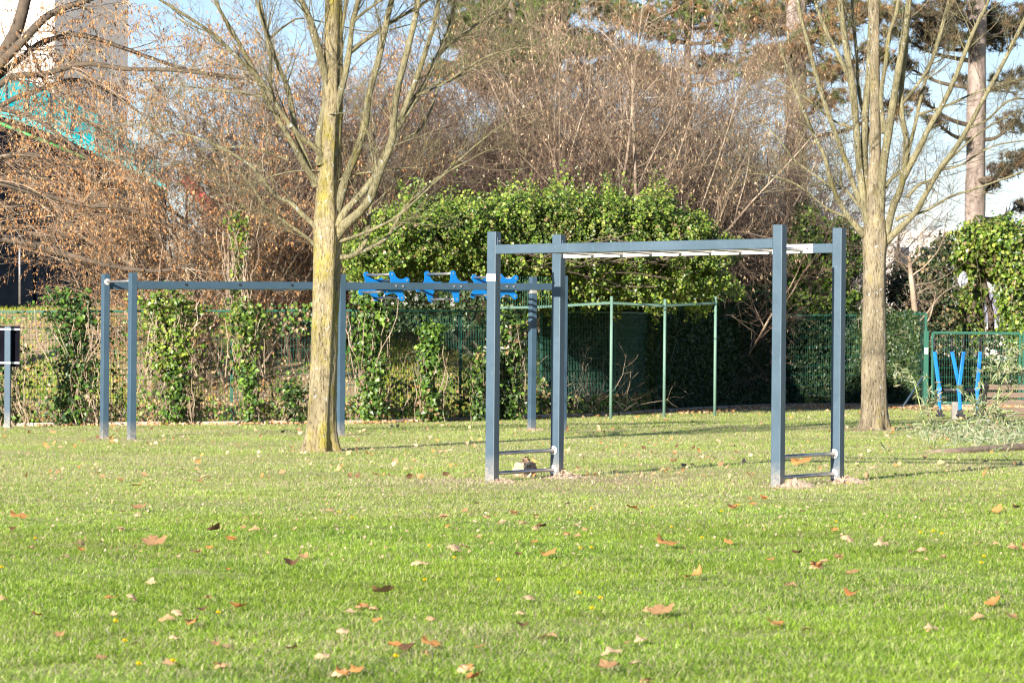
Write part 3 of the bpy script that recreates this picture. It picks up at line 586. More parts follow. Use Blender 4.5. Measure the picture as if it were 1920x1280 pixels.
# ------------------------------------------------------------------ bare trees
def bare_tree(name, base_px, Y, trunk, limbs, label, bark, seed, ntw=1.5):
    r = np.random.default_rng(seed); m = F / Y
    bx = P(base_px[0], base_px[1], Y); g = float(G(bx[0], Y)); root = thing(name, (bx[0], Y, g), label, 'tree')
    tp = np.array([P(u, v, Y) for u, v, w_ in trunk]); tw = np.array([w_ for _, _, w_ in trunk]) / m / 2
    tp[0][2] = min(tp[0][2], g - .05)
    n = 90; C = catmull(tp, n); Rr = catmull(np.column_stack((tw, tw, tw)), n)[:, 0]; k = 48; a = np.arange(k) * 2 * PI / k
    hgt = C[:, 2] - g
    Rg = Rr[:, None] * (1 + .035 * np.sin(3 * a[None] + hgt[:, None] * 1.1 + seed) + .022 * np.sin(7 * a[None] - hgt[:, None] * 2.2) + .018 * np.sin(17 * a[None] + 3 * np.sin(hgt[:, None] * 3)) + .012 * r.normal(size=(n, k)) + .26 * np.exp(-np.clip(hgt, 0, 9)[:, None] / .18) * (np.sin(5 * a + seed) + .6)[None])
    if seed == 21:   # right side flattened behind a ridge, shaped to get a shade strip there
        ad = (np.degrees(a) + 180) % 360 - 180; fl = np.where((ad > -66) & (ad < 4), np.cos(math.radians(35)) / np.cos(np.radians(ad + 31)) - .03 * np.sin(np.clip((ad + 66) / 70, 0, 1) * PI), 1.0); Rg = Rg * np.minimum(fl, 1.03)[None]
    ring = C[:, None, :] + Rg[..., None] * np.stack((np.cos(a), np.sin(a), 0 * a), 1)[None]
    i = np.arange(n - 1)[:, None] * k; j = np.arange(k)[None]; j2 = (j + 1) % k; mb = MB(); mb.add(ring.reshape(-1, 3), f4=np.stack((i + j, i + j2, i + k + j2, i + k + j), -1).reshape(-1, 4))
    mb.build('trunk', bark, root, True)
    known = [(np.array([[u, v] for u, v, _ in trunk], float), np.zeros(len(trunk)))]
    mbl = MB(); allP = []; allR = []
    K = 22
    for li, (pts, w0, w1) in enumerate(limbs):
        pts = np.array(pts, float); best = min(((np.hypot(*(kp - pts[0]).T).min(), ki, int(np.hypot(*(kp - pts[0]).T).argmin())) for ki, (kp, _) in enumerate(known)))
        d0 = known[best[1]][1][best[2]]; q = catmull(np.column_stack((pts, np.zeros(len(pts)))), K)[:, :2]
        ln = np.concatenate(([0], np.cumsum(np.hypot(*np.diff(q, axis=0).T)))) / m; sl = r.uniform(-.5, .5); lat = np.abs(q[:, 0] - q[0, 0]) / m
        dd = d0 + sl * (lat * .8 + ln * .25) + (.06 * np.sin(np.linspace(0, 4, K) + li)) * np.linspace(0, 1, K)
        W3 = np.array([P(u, v, Y + d) for (u, v), d in zip(q, dd)]); RR = np.linspace(w0, w1, K) / m / 2; RR[:3] *= np.array([1.35, 1.2, 1.08])
        if pts[-1][1] > 0 and 0 < pts[-1][0] < 1920: RR[-6:] *= np.array([.9, .78, .64, .5, .36, .2])
        known.append((q, dd)); allP.append(W3); allR.append(RR)
    allP = np.array(allP); allR = np.array(allR); allR = allR * (1 + .06 * r.normal(size=allR.shape)); 
    tubes(mbl, allP, allR, 9)
    mbl.build('limbs', 'limb', root, True)
    tr = allP[:, :, :]
    # side branches, then twigs
    mbt = MB()
    S, D, rr, t = sprout(allP, allR, int(8 * ntw), .25, 42, r); L = r.uniform(.35, 1.25, len(S)) * (1.1 - .4 * t); P2 = grow(S, D, L, 7, .10, .07, r); R2 = taper(np.clip(rr * .33, .003, .009), .0018, 8); tubes(mbt, P2, R2, 4)
    S, D, rr, t = sprout(P2, R2, 5, .2, 45, r); L = r.uniform(.12, .5, len(S)); P3 = grow(S, D, L, 5, .13, .10, r); R3 = taper(np.clip(rr * .6, .0024, .0045), .0016, 6); tubes(mbt, P3, R3, 3)
    S, D, rr, t = sprout(P3, R3, 2, .2, 45, r); L = r.uniform(.06, .22, len(S)); P4 = grow(S, D, L, 3, .13, .12, r); R4 = taper(np.full(len(S), .0018), .001, 4); R4 = R4 * 1.3; tubes(mbt, P4, R4, 3)
    S, D, rr, t = sprout(allP, allR, int(9 * ntw), .05, 70, r); L = r.uniform(.08, .5, len(S)); P5 = grow(S, D, L, 4, .15, .06, r); tubes(mbt, P5, taper(np.full(len(S), .003), .0014, 5), 3)
    # continuation above the frame
    S = allP[:, -1]; D = norm(allP[:, -1] - allP[:, -3]); P6 = grow(S, D, r.uniform(1.0, 2.2, len(S)), 8, .06, .06, r); R6 = taper(allR[:, -1], .003, 9); tubes(mbt, P6, R6, 5)
    S, D, rr, t = sprout(P6, R6, 8, .1, 40, r); P7 = grow(S, D, r.uniform(.3, 1.1, len(S)), 6, .1, .08, r); tubes(mbt, P7, taper(np.clip(rr * .4, .002, .006), .0015, 7), 3)
    mbt.build('twigs', 'limb', root, True)
    return root
T1L = [
 ([(600, 345), (577, 320), (555, 280), (540, 255), (515, 212), (497, 180), (480, 140), (442, 70), (415, 25), (395, -20)], 13, 6),
 ([(607, 300), (594, 280), (560, 253), (530, 215), (505, 175), (485, 145), (455, 118), (417, 80), (380, 50), (300, 0)], 11, 5),
 ([(592, 350), (575, 300), (560, 262), (552, 232), (542, 175), (530, 142), (515, 107), (502, 67), (492, 25), (478, -50)], 12, 7),
 ([(545, 240), (520, 200), (507, 155), (508, 112), (498, 65), (485, 20), (470, -40)], 6, 4),
 ([(614, 190), (612, 150), (602, 112), (592, 75), (580, 35), (565, 0), (545, -50)], 17, 11),
 ([(602, 310), (598, 260), (606, 210), (622, 160), (632, 110), (640, 60), (650, 0), (655, -50)], 14, 6),
 ([(625, 260), (632, 200), (645, 150), (655, 95), (660, 50), (668, 15), (680, -30)], 14, 9),
 ([(654, 98), (700, 65), (737, 40), (780, 15), (805, 0), (850, -30)], 8, 5),
 ([(662, 40), (690, 18), (715, 0), (750, -30)], 6, 4),
 ([(628, 400), (640, 365), (650, 330), (671, 280), (684, 236), (689, 193), (698, 154), (713, 100), (727, 30), (735, 0), (745, -50)], 18, 9),
 ([(625, 450), (642, 425), (672, 400), (695, 370), (712, 322), (735, 265), (738, 220), (745, 170), (760, 110), (775, 50), (785, 0), (793, -50)], 19, 9),
 ([(632, 425), (648, 395), (672, 370), (700, 335), (712, 310), (735, 262), (760, 200), (780, 150), (800, 90), (815, 40), (825, -10), (833, -50)], 14, 8),
 ([(745, 240), (775, 195), (800, 150), (818, 110), (840, 60), (852, 10), (860, -40)], 9, 6),
 ([(775, 182), (830, 158), (880, 125), (930, 100), (1010, 85)], 5, 2.5),
 ([(790, 165), (850, 148), (900, 122), (960, 92), (1040, 60)], 5, 2.5),
 ([(820, 105), (860, 70), (910, 35), (960, -5)], 6, 4),
 ([(625, 482), (645, 482), (664, 477), (686, 452), (693, 405), (704, 315), (700, 244), (697, 205)], 12, 3),
 ([(664, 477), (700, 462), (730, 440), (757, 392), (800, 350), (850, 310), (905, 262), (960, 225), (1030, 205)], 8, 2.5),
 ([(628, 455), (660, 445), (710, 425), (755, 398), (830, 330), (890, 295), (950, 262)], 7, 2.5),
 ([(760, 260), (790, 240), (810, 200), (820, 165), (830, 120)], 5, 3),
 ([(620, 350), (650, 330), (700, 322), (760, 315), (800, 305)], 4, 2),
 ([(605, 450), (592, 425), (570, 405), (545, 380), (515, 365), (480, 320), (440, 290), (380, 262), (300, 240), (190, 225)], 12, 3),
 ([(600, 485), (590, 460), (568, 440), (540, 420), (500, 390), (470, 345), (440, 310)], 8, 3),
 ([(500, 182), (470, 178), (440, 173), (400, 168), (330, 160), (250, 150)], 4, 2),
 ([(540, 300), (500, 285), (450, 275), (380, 280), (300, 262)], 3.5, 2),
 ([(602, 320), (560, 320), (510, 330), (470, 345), (400, 350)], 3, 2),
 ([(508, 70), (540, 45), (565, 35), (620, 45), (690, 60), (740, 55)], 4, 2),
]
bare_tree('bare_tree', (600, 846), T1[1], [(600, 850, 66), (601, 830, 60), (604, 780, 54), (608, 690, 51), (611, 600, 50), (614, 500, 52), (616, 420, 54), (617, 350, 44), (620, 260, 42), (624, 180, 38), (625, 60, 34), (625, -60, 30), (627, -250, 22), (628, -480, 10)],
          T1L, 'large bare tree with yellow lichened trunk, standing between the near and the long monkey bars', 'bark1', 21)
T2L = [
 ([(1632, 440), (1622, 390), (1612, 320), (1605, 230), (1598, 150), (1588, 100), (1580, 40), (1575, 0), (1570, -60)], 15, 10),
 ([(1636, 430), (1624, 380), (1621, 300), (1622, 220), (1628, 150), (1632, 80), (1634, 0), (1636, -80)], 15, 11),
 ([(1645, 430), (1652, 370), (1655, 320), (1664, 260), (1672, 210), (1680, 160), (1690, 100), (1698, 50), (1705, 0), (1712, -60)], 18, 11),
 ([(1655, 460), (1665, 425), (1675, 385), (1690, 350), (1697, 300), (1699, 260), (1693, 230), (1690, 190), (1692, 150), (1700, 90), (1702, 20), (1705, -40)], 15, 6),
 ([(1692, 335), (1712, 300), (1742, 240), (1765, 200), (1785, 160), (1805, 110), (1825, 60), (1845, 20), (1862, -20)], 12, 6),
 ([(1700, 290), (1712, 250), (1722, 205), (1735, 150), (1748, 110), (1762, 60), (1775, 10)], 8, 5),
 ([(1662, 452), (1690, 425), (1715, 400), (1735, 365), (1760, 320), (1790, 280), (1815, 240), (1850, 175), (1880, 120), (1920, 40), (1940, 0)], 12, 7),
 ([(1680, 412), (1700, 403), (1735, 396), (1780, 370), (1840, 350), (1930, 318)], 7, 3),
 ([(1700, 370), (1725, 345), (1750, 335), (1790, 290), (1850, 240), (1925, 200)], 6, 3),
 ([(1620, 440), (1592, 408), (1572, 375), (1556, 335), (1545, 290), (1520, 240), (1495, 180), (1470, 110), (1450, 50)], 11, 4),
 ([(1626, 400), (1605, 360), (1585, 300), (1568, 255), (1552, 210), (1530, 140), (1515, 80), (1500, 25), (1490, -30)], 11, 7),
 ([(1604, 220), (1592, 150), (1575, 110), (1550, 60), (1530, 10), (1515, -40)], 9, 7),
 ([(1635, 405), (1610, 385), (1590, 360), (1578, 350), (1576, 320), (1580, 290)], 7, 3),
 ([(1660, 350), (1672, 335), (1690, 320), (1705, 300), (1725, 275)], 8, 5),
 ([(1658, 250), (1652, 180), (1662, 110), (1668, 60), (1682, 20), (1688, -40)], 9, 7),
 ([(1690, 195), (1712, 170), (1745, 120), (1765, 60), (1778, 10)], 7, 5),
 ([(1722, 215), (1770, 200), (1840, 170), (1925, 145)], 5, 3),
 ([(1640, 300), (1626, 240), (1610, 170), (1606, 100), (1600, 40), (1596, -40)], 8, 6),
 ([(1600, 240), (1560, 225), (1520, 190), (1480, 165), (1420, 120)], 5, 2.5),
 ([(1560, 350), (1530, 330), (1490, 300), (1450, 250), (1400, 215)], 5, 2.5),
 ([(1590, 408), (1550, 390), (1500, 350), (1450, 330), (1400, 325)], 5, 2.5),
 ([(1815, 240), (1850, 225), (1890, 190), (1925, 185)], 5, 3),
 ([(1760, 320), (1800, 310), (1860, 275), (1930, 262)], 4, 2.5),
]
bare_tree('bare_tree', (1638, 806), T2[1], [(1638, 812, 56), (1638, 795, 50), (1638, 700, 46), (1639, 600, 44), (1640, 500, 42), (1641, 450, 46), (1641, 400, 36), (1641, 330, 26), (1641, 250, 21), (1640, 120, 18), (1640, -60, 16), (1642, -300, 8)],
          T2L, 'bare tree with smooth pale trunk and many upright limbs, right of the near monkey bars', 'bark2', 33)

# ------------------------------------------------------------------ shrub thicket
def shrub_parts(seed, nst, h, spread, cat, twm, ccol, m2=13, m3=9, m4=4, droop=-.02, r0=.040, vert=1.0):
    r = np.random.default_rng(seed); a = r.random(nst) * 2 * PI; q = r.random(nst) ** .6
    S = np.stack((np.cos(a) * q * .35, np.sin(a) * q * .35, np.full(nst, -.1)), 1); D = np.stack((np.cos(a) * q * spread, np.sin(a) * q * spread, np.full(nst, 1. * vert)), 1)
    Pa = grow(S, D, h * r.uniform(.75, 1.15, nst), 10, .07, droop * .5, r); Ra = taper(r.uniform(.6, 1.2, nst) * r0, .005, 11); ms = MB(); tubes(ms, Pa, Ra, 5)
    S, D, rr, t = sprout(Pa, Ra, m2, .18, 38, r); Pb = grow(S, D, h * r.uniform(.12, .40, len(S)), 6, .09, droop, r); Rb = taper(np.clip(rr * .5, .004, .012), .003, 7); tubes(ms, Pb, Rb, 3)
    S, D, rr, t = sprout(Pb, Rb, m3, .15, 42, r); Pc = grow(S, D, r.uniform(.25, 1.0, len(S)) * h / 6, 4, .09, droop, r); Rc = taper(np.full(len(S), .0050), .0028, 5); tubes(ms, Pc, Rc, 3, mi=1)
    S, D, rr, t = sprout(Pc, Rc, m4, .15, 45, r); Pd = grow(S, D, r.uniform(.10, .42, len(S)) * h / 6, 2, .09, droop, r); Rd = taper(np.full(len(S), .0034), .0022, 3); tubes(ms, Pd, Rd, 3, mi=1)
    out = [('branches', ms.mesh('branches', [twm, 'twigfine' if twm == 'twig' else 'twigfinep'], False))]
    if cat:
        mc = MB(); i = r.integers(0, len(Pd), cat); c = Pd[i, r.integers(1, 3, cat)]; ax = norm(np.array([0, 0, -1.]) + .35 * r.normal(size=(cat, 3))); ln = r.uniform(.05, .11, (cat, 1)); wd = r.uniform(.008, .017, (cat, 1))
        U = norm(np.cross(ax, rdir(cat, r))); V = np.cross(ax, U); mid = c + ax * ln * .45
        v = np.stack((c, mid + U * wd, mid - U * wd * .5 + V * wd * .87, mid - U * wd * .5 - V * wd * .87, c + ax * ln), 1); j = np.arange(cat)[:, None] * 5
        mc.add(v.reshape(-1, 3), f3=np.stack((j + [0, 1, 2], j + [0, 2, 3], j + [0, 3, 1], j + [4, 2, 1], j + [4, 3, 2], j + [4, 1, 3]), 1).reshape(-1, 3), col=np.repeat(pal(cat, ccol, None, .15, r), 5, 0))
        out.append(('catkins', mc.mesh('catkins', 'catkin', False)))
    return out
CORG = ((.50, .25, .10), (.58, .31, .13), (.38, .18, .08), (.60, .38, .18))
CTAN = ((.55, .40, .24), (.45, .30, .18), (.62, .48, .30), (.34, .21, .13))
KIND = dict(
    orange=shrub_parts(1, 15, 6.2, .75, 6500, 'twig', CORG, 12, 8, 3, -.03),
    orange2=shrub_parts(2, 14, 6.0, .9, 6000, 'twig', CORG, 12, 8, 3, -.05),
    tan=shrub_parts(3, 16, 6.4, .55, 3200, 'twig', CTAN, 12, 8, 3, -.01),
    purple=shrub_parts(4, 16, 6.0, .65, 500, 'twigp', CTAN, 13, 10, 4, .0),
    purple2=shrub_parts(5, 15, 6.2, .8, 900, 'twigp', CTAN, 12, 10, 4, -.02),
    reed=shrub_parts(6, 34, 5.6, .35, 300, 'twigp', CTAN, 8, 5, 3, .02, .016),
)
def shrub(kind, u, Y, hs, label, cat='shrub', group=None, ws=1.0, rz=None, r=np.random.default_rng(77)):
    p = P(u, 600, Y); g = float(G(p[0], Y)); o = thing('catkin_shrub' if 'orange' in kind or kind == 'tan' else 'bare_shrub', (p[0], Y, g), label, cat, group)
    for nm, me in KIND[kind]:
        c = bpy.data.objects.new(nm, me); scene.collection.objects.link(c); c.parent = o
    o.scale = (ws, ws, hs); o.rotation_euler = (0, 0, r.uniform(0, 6.28) if rz is None else rz)
    return o
GR = 'tangled shrubs of the thicket behind the fence'
sh = [('orange', 285, 69, .56, .65, 'just above the bushy bright ivy column'), ('orange2', 350, 72, .80, .9, 'behind the middle of the left fence'), ('orange', 440, 71, .92, 1.0, 'around the thin climbing ivy vine'), ('orange2', 330, 80, .85, 1.1, 'far back on the left part of the bank'),
      ('orange', 540, 76, .95, 1.0, 'just left of the lichened trunk'), ('purple2', 560, 73, .85, .9, 'in front of the red brown boards'), ('purple', 650, 75, .84, 1.0, 'directly behind the lichened trunk'), ('purple2', 735, 77, .84, 1.0, 'right of the lichened trunk'), ('purple', 840, 76, .84, 1.05, 'over the left end of the ivy canopy'),
      ('purple2', 930, 76, .78, 1.1, 'over the near front left post'), ('purple', 1030, 80, .92, 1.0, 'over the near rear left post'), ('tan', 1080, 75, 1.15, 1.0, 'rising over the left green pergola post'), ('tan', 1190, 78, 1.12, 1.0, 'around the slender pale stem'), ('tan', 1290, 82, 1.1, 1.1, 'rising over the right green pergola post'),
      ('tan', 1370, 86, 1.05, 1.1, 'beyond the right end of the ivy canopy'), ('reed', 1385, 82, .72, 1.0, 'between the ivy canopy and the near right post'), ('reed', 1450, 86, .85, 1.1, 'behind the near right post'), ('purple', 1150, 86, 1.15, 1.2, 'far back over the middle of the canopy'),
      ('purple2', 980, 88, .75, 1.2, 'far back over the highest part of the canopy'), ('purple', 1240, 88, 1.02, 1.2, 'far back right of the slender pale stem'), ('purple2', 1410, 90, 1.05, 1.2, 'far back between canopy and left pink pine trunk'), ('tan', 900, 84, .72, 1.1, 'far back below the green pine'), ('purple2', 1330, 80, .85, 1.0, 'low over the right shoulder of the canopy'), ('tan', 1510, 94, .8, 1.0, 'in front of the left pink pine trunk'), ('tan', 1590, 92, .45, .9, 'left of the pale trunked tree'), ('tan', 1710, 94, .38, .9, 'right of the pale trunked tree')]
KL = dict(orange='bare shrub hung with orange brown catkins', orange2='wide arching shrub of orange brown catkins', tan='tall pale twigged shrub with tan catkins', purple='dense bare purplish brown shrub', purple2='spreading bare purplish brown shrub', reed='shrub of many thin upright reddish stems')
for k, u, Y, hs, ws, wh in sh:
    shrub(k, u, Y, hs, KL[k] + ' ' + wh, group=GR, ws=ws)

# old catkin tree reaching in from the left
def hazel_tree():
    r = np.random.default_rng(91); Y = 69.5; b = P(-150, 600, Y); g = float(G(b[0], Y)); root = thing('hazel_tree', (b[0], Y, g), 'old dark limbed hazel tree reaching in over the fence from the left edge', 'tree')
    L = [([(-150, 590), (-145, 460), (-120, 330), (-60, 230), (-10, 130), (30, 60), (50, -10)], 40, 22), ([(-10, 130), (40, 80), (90, 30), (150, 5), (230, -20)], 20, 8), ([(-30, 165), (40, 110), (80, 80), (150, 66), (230, 90), (330, 125), (440, 150)], 14, 5),
         ([(-60, 230), (10, 150), (80, 140), (160, 120), (240, 130), (330, 132), (480, 150)], 14, 6), ([(-90, 280), (0, 200), (70, 170), (140, 150), (200, 170), (260, 210)], 12, 5), ([(-140, 440), (-40, 445), (40, 452), (120, 476), (215, 500), (300, 508), (360, 495)], 20, 5),
         ([(-130, 380), (-40, 340), (60, 360), (160, 385), (230, 390), (330, 430)], 14, 5), ([(40, 452), (110, 440), (190, 470), (240, 520)], 8, 4), ([(-120, 330), (-20, 300), (60, 290), (150, 320), (260, 360), (360, 420)], 13, 5),
         ([(30, 60), (60, 100), (100, 180), (180, 240), (260, 300)], 8, 4), ([(-20, 200), (60, 220), (120, 260), (200, 330), (250, 400), (280, 480)], 9, 4)]
    A = []; R = []
    for pts, w0, w1 in L:
        q = catmull([(u, v, 0) for u, v in pts], 24); yo = np.cumsum(r.normal(size=24)) * .05 + (r.uniform(-1.2, 1.2)) * np.linspace(0, 1, 24) * (1 if w0 < 30 else 0)
        A.append([P(u, v, Y + d) for (u, v, _), d in zip(q, yo)]); R.append(np.linspace(w0, w1, 24) / (F / Y) / 2)
    A = np.array(A); R = np.array(R); A[0, 0, 2] = g - .1; A[0] += 0; mb = MB(); tubes(mb, A, R, 9); mb.build('limbs', 'twigdark', root, True)
    mt = MB(); S, D, rr, t = sprout(A, R, 26, .12, 50, r); k_ = r.random(len(S)) < np.where(S[:, 0] < -6.4, np.where(S[:, 2] < 3.6, .12, .45), np.where(S[:, 2] < 3.9, .4, 1)); S, D, rr = S[k_], D[k_], rr[k_]; D[:, 0] += .3; Pb = grow(S, D, r.uniform(.5, 2.1, len(S)), 8, .09, -.05, r); Rb = taper(np.clip(rr * .3, .005, .014), .0035, 9); tubes(mt, Pb, Rb, 4)
    S, D, rr, t = sprout(Pb, Rb, 8, .15, 42, r); Pc = grow(S, D, r.uniform(.25, .9, len(S)), 5, .09, -.06, r); Rc = taper(np.full(len(S), .005), .003, 6); tubes(mt, Pc, Rc, 3)
    S, D, rr, t = sprout(Pc, Rc, 2, .15, 45, r); Pd = grow(S, D, r.uniform(.12, .4, len(S)), 3, .1, -.08, r); tubes(mt, Pd, taper(np.full(len(S), .003), .002, 4), 3)
    mt.build('twigs', 'twig', root)
    cat = 6500; mc = MB(); i = r.integers(0, len(Pd), cat); c = Pd[i, r.integers(1, 4, cat)]; ax = norm(np.array([0, 0, -1.]) + .3 * r.normal(size=(cat, 3))); ln = r.uniform(.05, .11, (cat, 1)); wd = r.uniform(.008, .017, (cat, 1))
    U = norm(np.cross(ax, rdir(cat, r))); V = np.cross(ax, U); mid = c + ax * ln * .45; v = np.stack((c, mid + U * wd, mid - U * wd * .5 + V * wd * .87, mid - U * wd * .5 - V * wd * .87, c + ax * ln), 1); j = np.arange(cat)[:, None] * 5
    mc.add(v.reshape(-1, 3), f3=np.stack((j + [0, 1, 2], j + [0, 2, 3], j + [0, 3, 1], j + [4, 2, 1], j + [4, 3, 2], j + [4, 1, 3]), 1).reshape(-1, 3), col=np.repeat(pal(cat, CORG, None, .15, r), 5, 0)); mc.build('catkins', 'catkin', root)
hazel_tree()

# ------------------------------------------------------------------ pines
def pine(u, Y, wpx, vtop, clumps, label, seed, cols, utop=None, trunk=True):
    """clumps: (u, v, radius px, n tufts)"""
    r = np.random.default_rng(seed); b = P(u, 600, Y); g = float(G(b[0], Y)); root = thing('pine_tree', (b[0], Y, g), label, 'tree'); m = F / Y
    ut = u if utop is None else utop; tt = [P(u, 640, Y)] + [P(u + (ut - u) * s, 560 + (vtop - 560) * s, Y) for s in (.0, .25, .5, .75, 1)]; tt[0][2] = g - .2
    C = catmull(tt, 40)[None]; R = np.linspace(wpx * 1.12, wpx * .8, 40)[None] / m / 2 * (1 + .04 * np.sin(np.arange(40) * .9))[None]; mb = MB(); tubes(mb, C, R, 20); 
    mb.build('trunk', 'pinebark', root, True)
    mbb = MB(); mn = MB(); tufts = []
    for (cu_, cv, cr_, nt_) in clumps:
        dy = r.uniform(-1.6, 1.6); c = P(cu_, cv, Y + dy); zt = C[0][:, 2]; i = np.argmin(np.abs(zt - (c[2] - .35 * abs(c[0] - b[0])))); s = C[0][i]
        mid = (s + c) / 2 + np.array([0, 0, -.15]); Pp = catmull([s, mid, c], 14)[None]; tubes(mbb, Pp, np.linspace(.07, .02, 14)[None], 6)
        S = np.repeat(Pp[0, 7:], 3, 0); D = norm(c + rdir(len(S), r) * cr_ / m - S); Pb = grow(S, D, r.uniform(.5, 1.1, len(S)) * cr_ / m, 5, .15, .05, r); tubes(mbb, Pb, taper(np.full(len(S), .016), .006, 6), 4)
        q = rdir(nt_, r) * r.random((nt_, 1)) ** .5; q[:, 2] *= .55; tufts.append(c + q * cr_ / m)
    T = np.concatenate(tufts); n = len(T); k = 46; out = norm(np.array([0, 0, .5]) + rdir(n, r)); d = norm(np.repeat(out, k, 0) * .8 + rdir(n * k, r)); o = np.repeat(T, k, 0) + d * .02; ln = r.uniform(.10, .17, (n * k, 1))
    sd_ = norm(np.cross(d, rdir(n * k, r))) * .007; v = np.stack((o - sd_, o + sd_, o + d * ln + np.array([0, 0, -.02])), 1).reshape(-1, 3)
    c = np.repeat(pal(n, cols, None, .15, r), k, 0); c = np.clip(c * (1 + .12 * r.normal(size=(len(c), 1))), 0, 1); mn.add(v, f3=np.arange(n * k)[:, None] * 3 + [0, 1, 2], col=np.repeat(c, 3, 0))
    tubes(mbb, np.stack((T - out * .12, T - out * .04, T + out * .05), 1), np.tile([.008, .007, .005], (n, 1)), 3)
    mbb.build('branches', 'twigdark', root, True); mn.build('needles', 'needle', root)
GN = ((.09, .15, .035), (.14, .20, .05), (.20, .25, .07)); MIX = ((.42, .25, .11), (.30, .17, .08), (.12, .16, .05), (.36, .24, .12), (.16, .18, .06)); DK = ((.08, .07, .045), (.12, .09, .055), (.20, .13, .07), (.06, .07, .035))
pine(1492, 88, 42, -200, [(1450, 40, 60, 120), (1540, 60, 70, 140), (1475, 110, 60, 120), (1560, 130, 60, 110), (1500, 10, 80, 150), (1430, 110, 50, 90), (1590, 20, 60, 100), (1480, 95, 30, 40), (1550, 185, 45, 70), (1650, 20, 50, 80), (1640, 100, 40, 70), (1680, 200, 40, 50), (1420, 30, 60, 90)], 'pine with pinkish trunk and rusty needle clumps, left of the upright limbed bare tree', 51, MIX, 1494)
pine(1826, 90, 38, -200, [(1760, 40, 60, 110), (1735, 70, 50, 90), (1790, 70, 45, 80), (1700, 30, 50, 80), (1870, 70, 55, 90), (1910, 40, 60, 90), (1850, 30, 60, 100), (1780, 10, 60, 100), (1670, 60, 30, 40), (1690, 120, 32, 40), (1720, 180, 30, 35), (1750, 225, 28, 26), (1880, 320, 32, 40), (1910, 300, 36, 50), (1858, 345, 22, 20), (1905, 230, 40, 50), (1900, 150, 50, 60), (1915, 385, 24, 20), (1800, 150, 20, 14)], 'pine with bare pinkish trunk and dark needle clumps near the right edge', 52, DK, 1836)
pine(960, 104, 15, -260, [(930, 80, 60, 330), (985, 110, 60, 330), (880, 60, 45, 200), (1020, 100, 50, 260), (900, 150, 45, 160), (890, 40, 60, 312), (950, 20, 70, 408), (1010, 50, 60, 312), (900, 110, 50, 216), (960, 110, 60, 264), (1040, 10, 60, 264), (870, 75, 40, 144), (830, 130, 40, 96), (1000, 150, 55, 192), (1070, 80, 55, 192), (880, -20, 70, 312), (1020, -30, 80, 312), (940, 170, 50, 120)], 'green pine rising behind the thicket above the ivy canopy', 53, GN, 960)
pine(1290, 108, 14, -260, [(1180, 30, 55, 180), (1240, 50, 60, 202), (1310, 20, 60, 202), (1370, 60, 60, 180), (1400, 20, 60, 202), (1200, 110, 50, 112), (1340, 120, 50, 112), (1410, 130, 45, 100), (1110, 80, 60, 160), (1160, 120, 50, 120), (1090, 140, 50, 120), (1230, 150, 50, 120), (1130, 10, 60, 180), (1280, -10, 70, 202)], 'sparse green and rusty pine behind the tall pale twig shrubs', 54, GN + MIX[:2], 1290)

# ------------------------------------------------------------------ ivy
IV = ((.08, .15, .018), (.13, .22, .025), (.20, .29, .04), (.32, .38, .06), (.05, .09, .016), (.17, .17, .05)); IVD = ((.025, .055, .016), (.042, .078, .022), (.018, .04, .013), (.07, .10, .03)); IVM = ((.07, .15, .025), (.12, .22, .03), (.20, .31, .05), (.045, .09, .02))  # IVD leaf colours are darkened to stand for shade on the ivy hedges
def blob_leaves(mb, blobs, dens, size, cols, r, lo=.62, noise_=.18):
    B = np.array(blobs)
    for bi, (cx, cy, cz, rx, ry, rz) in enumerate(B):
        area = 4 * PI * ((rx * ry) ** 1.6 / 3 + (rx * rz) ** 1.6 / 3 + (ry * rz) ** 1.6 / 3) ** (1 / 1.6); n = int(area * dens); d = rdir(n, r)
        sc = (lo + (1.06 - lo) * r.random((n, 1)) ** .6) * (1 + noise_ * (nz(d[:, 0] * 3 + cx * 3, d[:, 2] * 3 + cz * 2, 1.3, bi) + .6 * nz(d[:, 0] * 9, d[:, 2] * 9 + d[:, 1] * 7, 1, bi))[:, None])
        p = np.array([cx, cy, cz]) + d * np.array([rx, ry, rz]) * sc
        keep = np.ones(n, bool)
        for bj, (ax, ay, az, sx, sy, sz) in enumerate(B):
            if bj != bi: keep &= (((p - [ax, ay, az]) / [sx, sy, sz]) ** 2).sum(1) > .5
        p = p[keep]; d = d[keep]; n = len(p); cc_ = pal(n, cols, None, .16, r)
        old = nz(p[:, 0] * 2.1, p[:, 2] * 2.4, 1.0, 4) + .5 * nz(p[:, 0] * 6, p[:, 2] * 6, 1.0, 2)   # patches of older duller leaves and dead ones
        cc_ = cc_ * (1 + .22 * np.clip(old, -1, 1))[:, None]; dead = r.random(n) < .03 + .22 * (old < -.75); cc_[dead] = pal(int(dead.sum()), ((.30, .20, .10), (.22, .15, .08), (.38, .28, .16)), None, .1, r)
        leaves(mb, p, norm(d / np.array([rx, ry, rz])) + np.array([-.25, -.45, .25]), size * r.uniform(.45, 1.35, n), cc_, r, .55, .95)
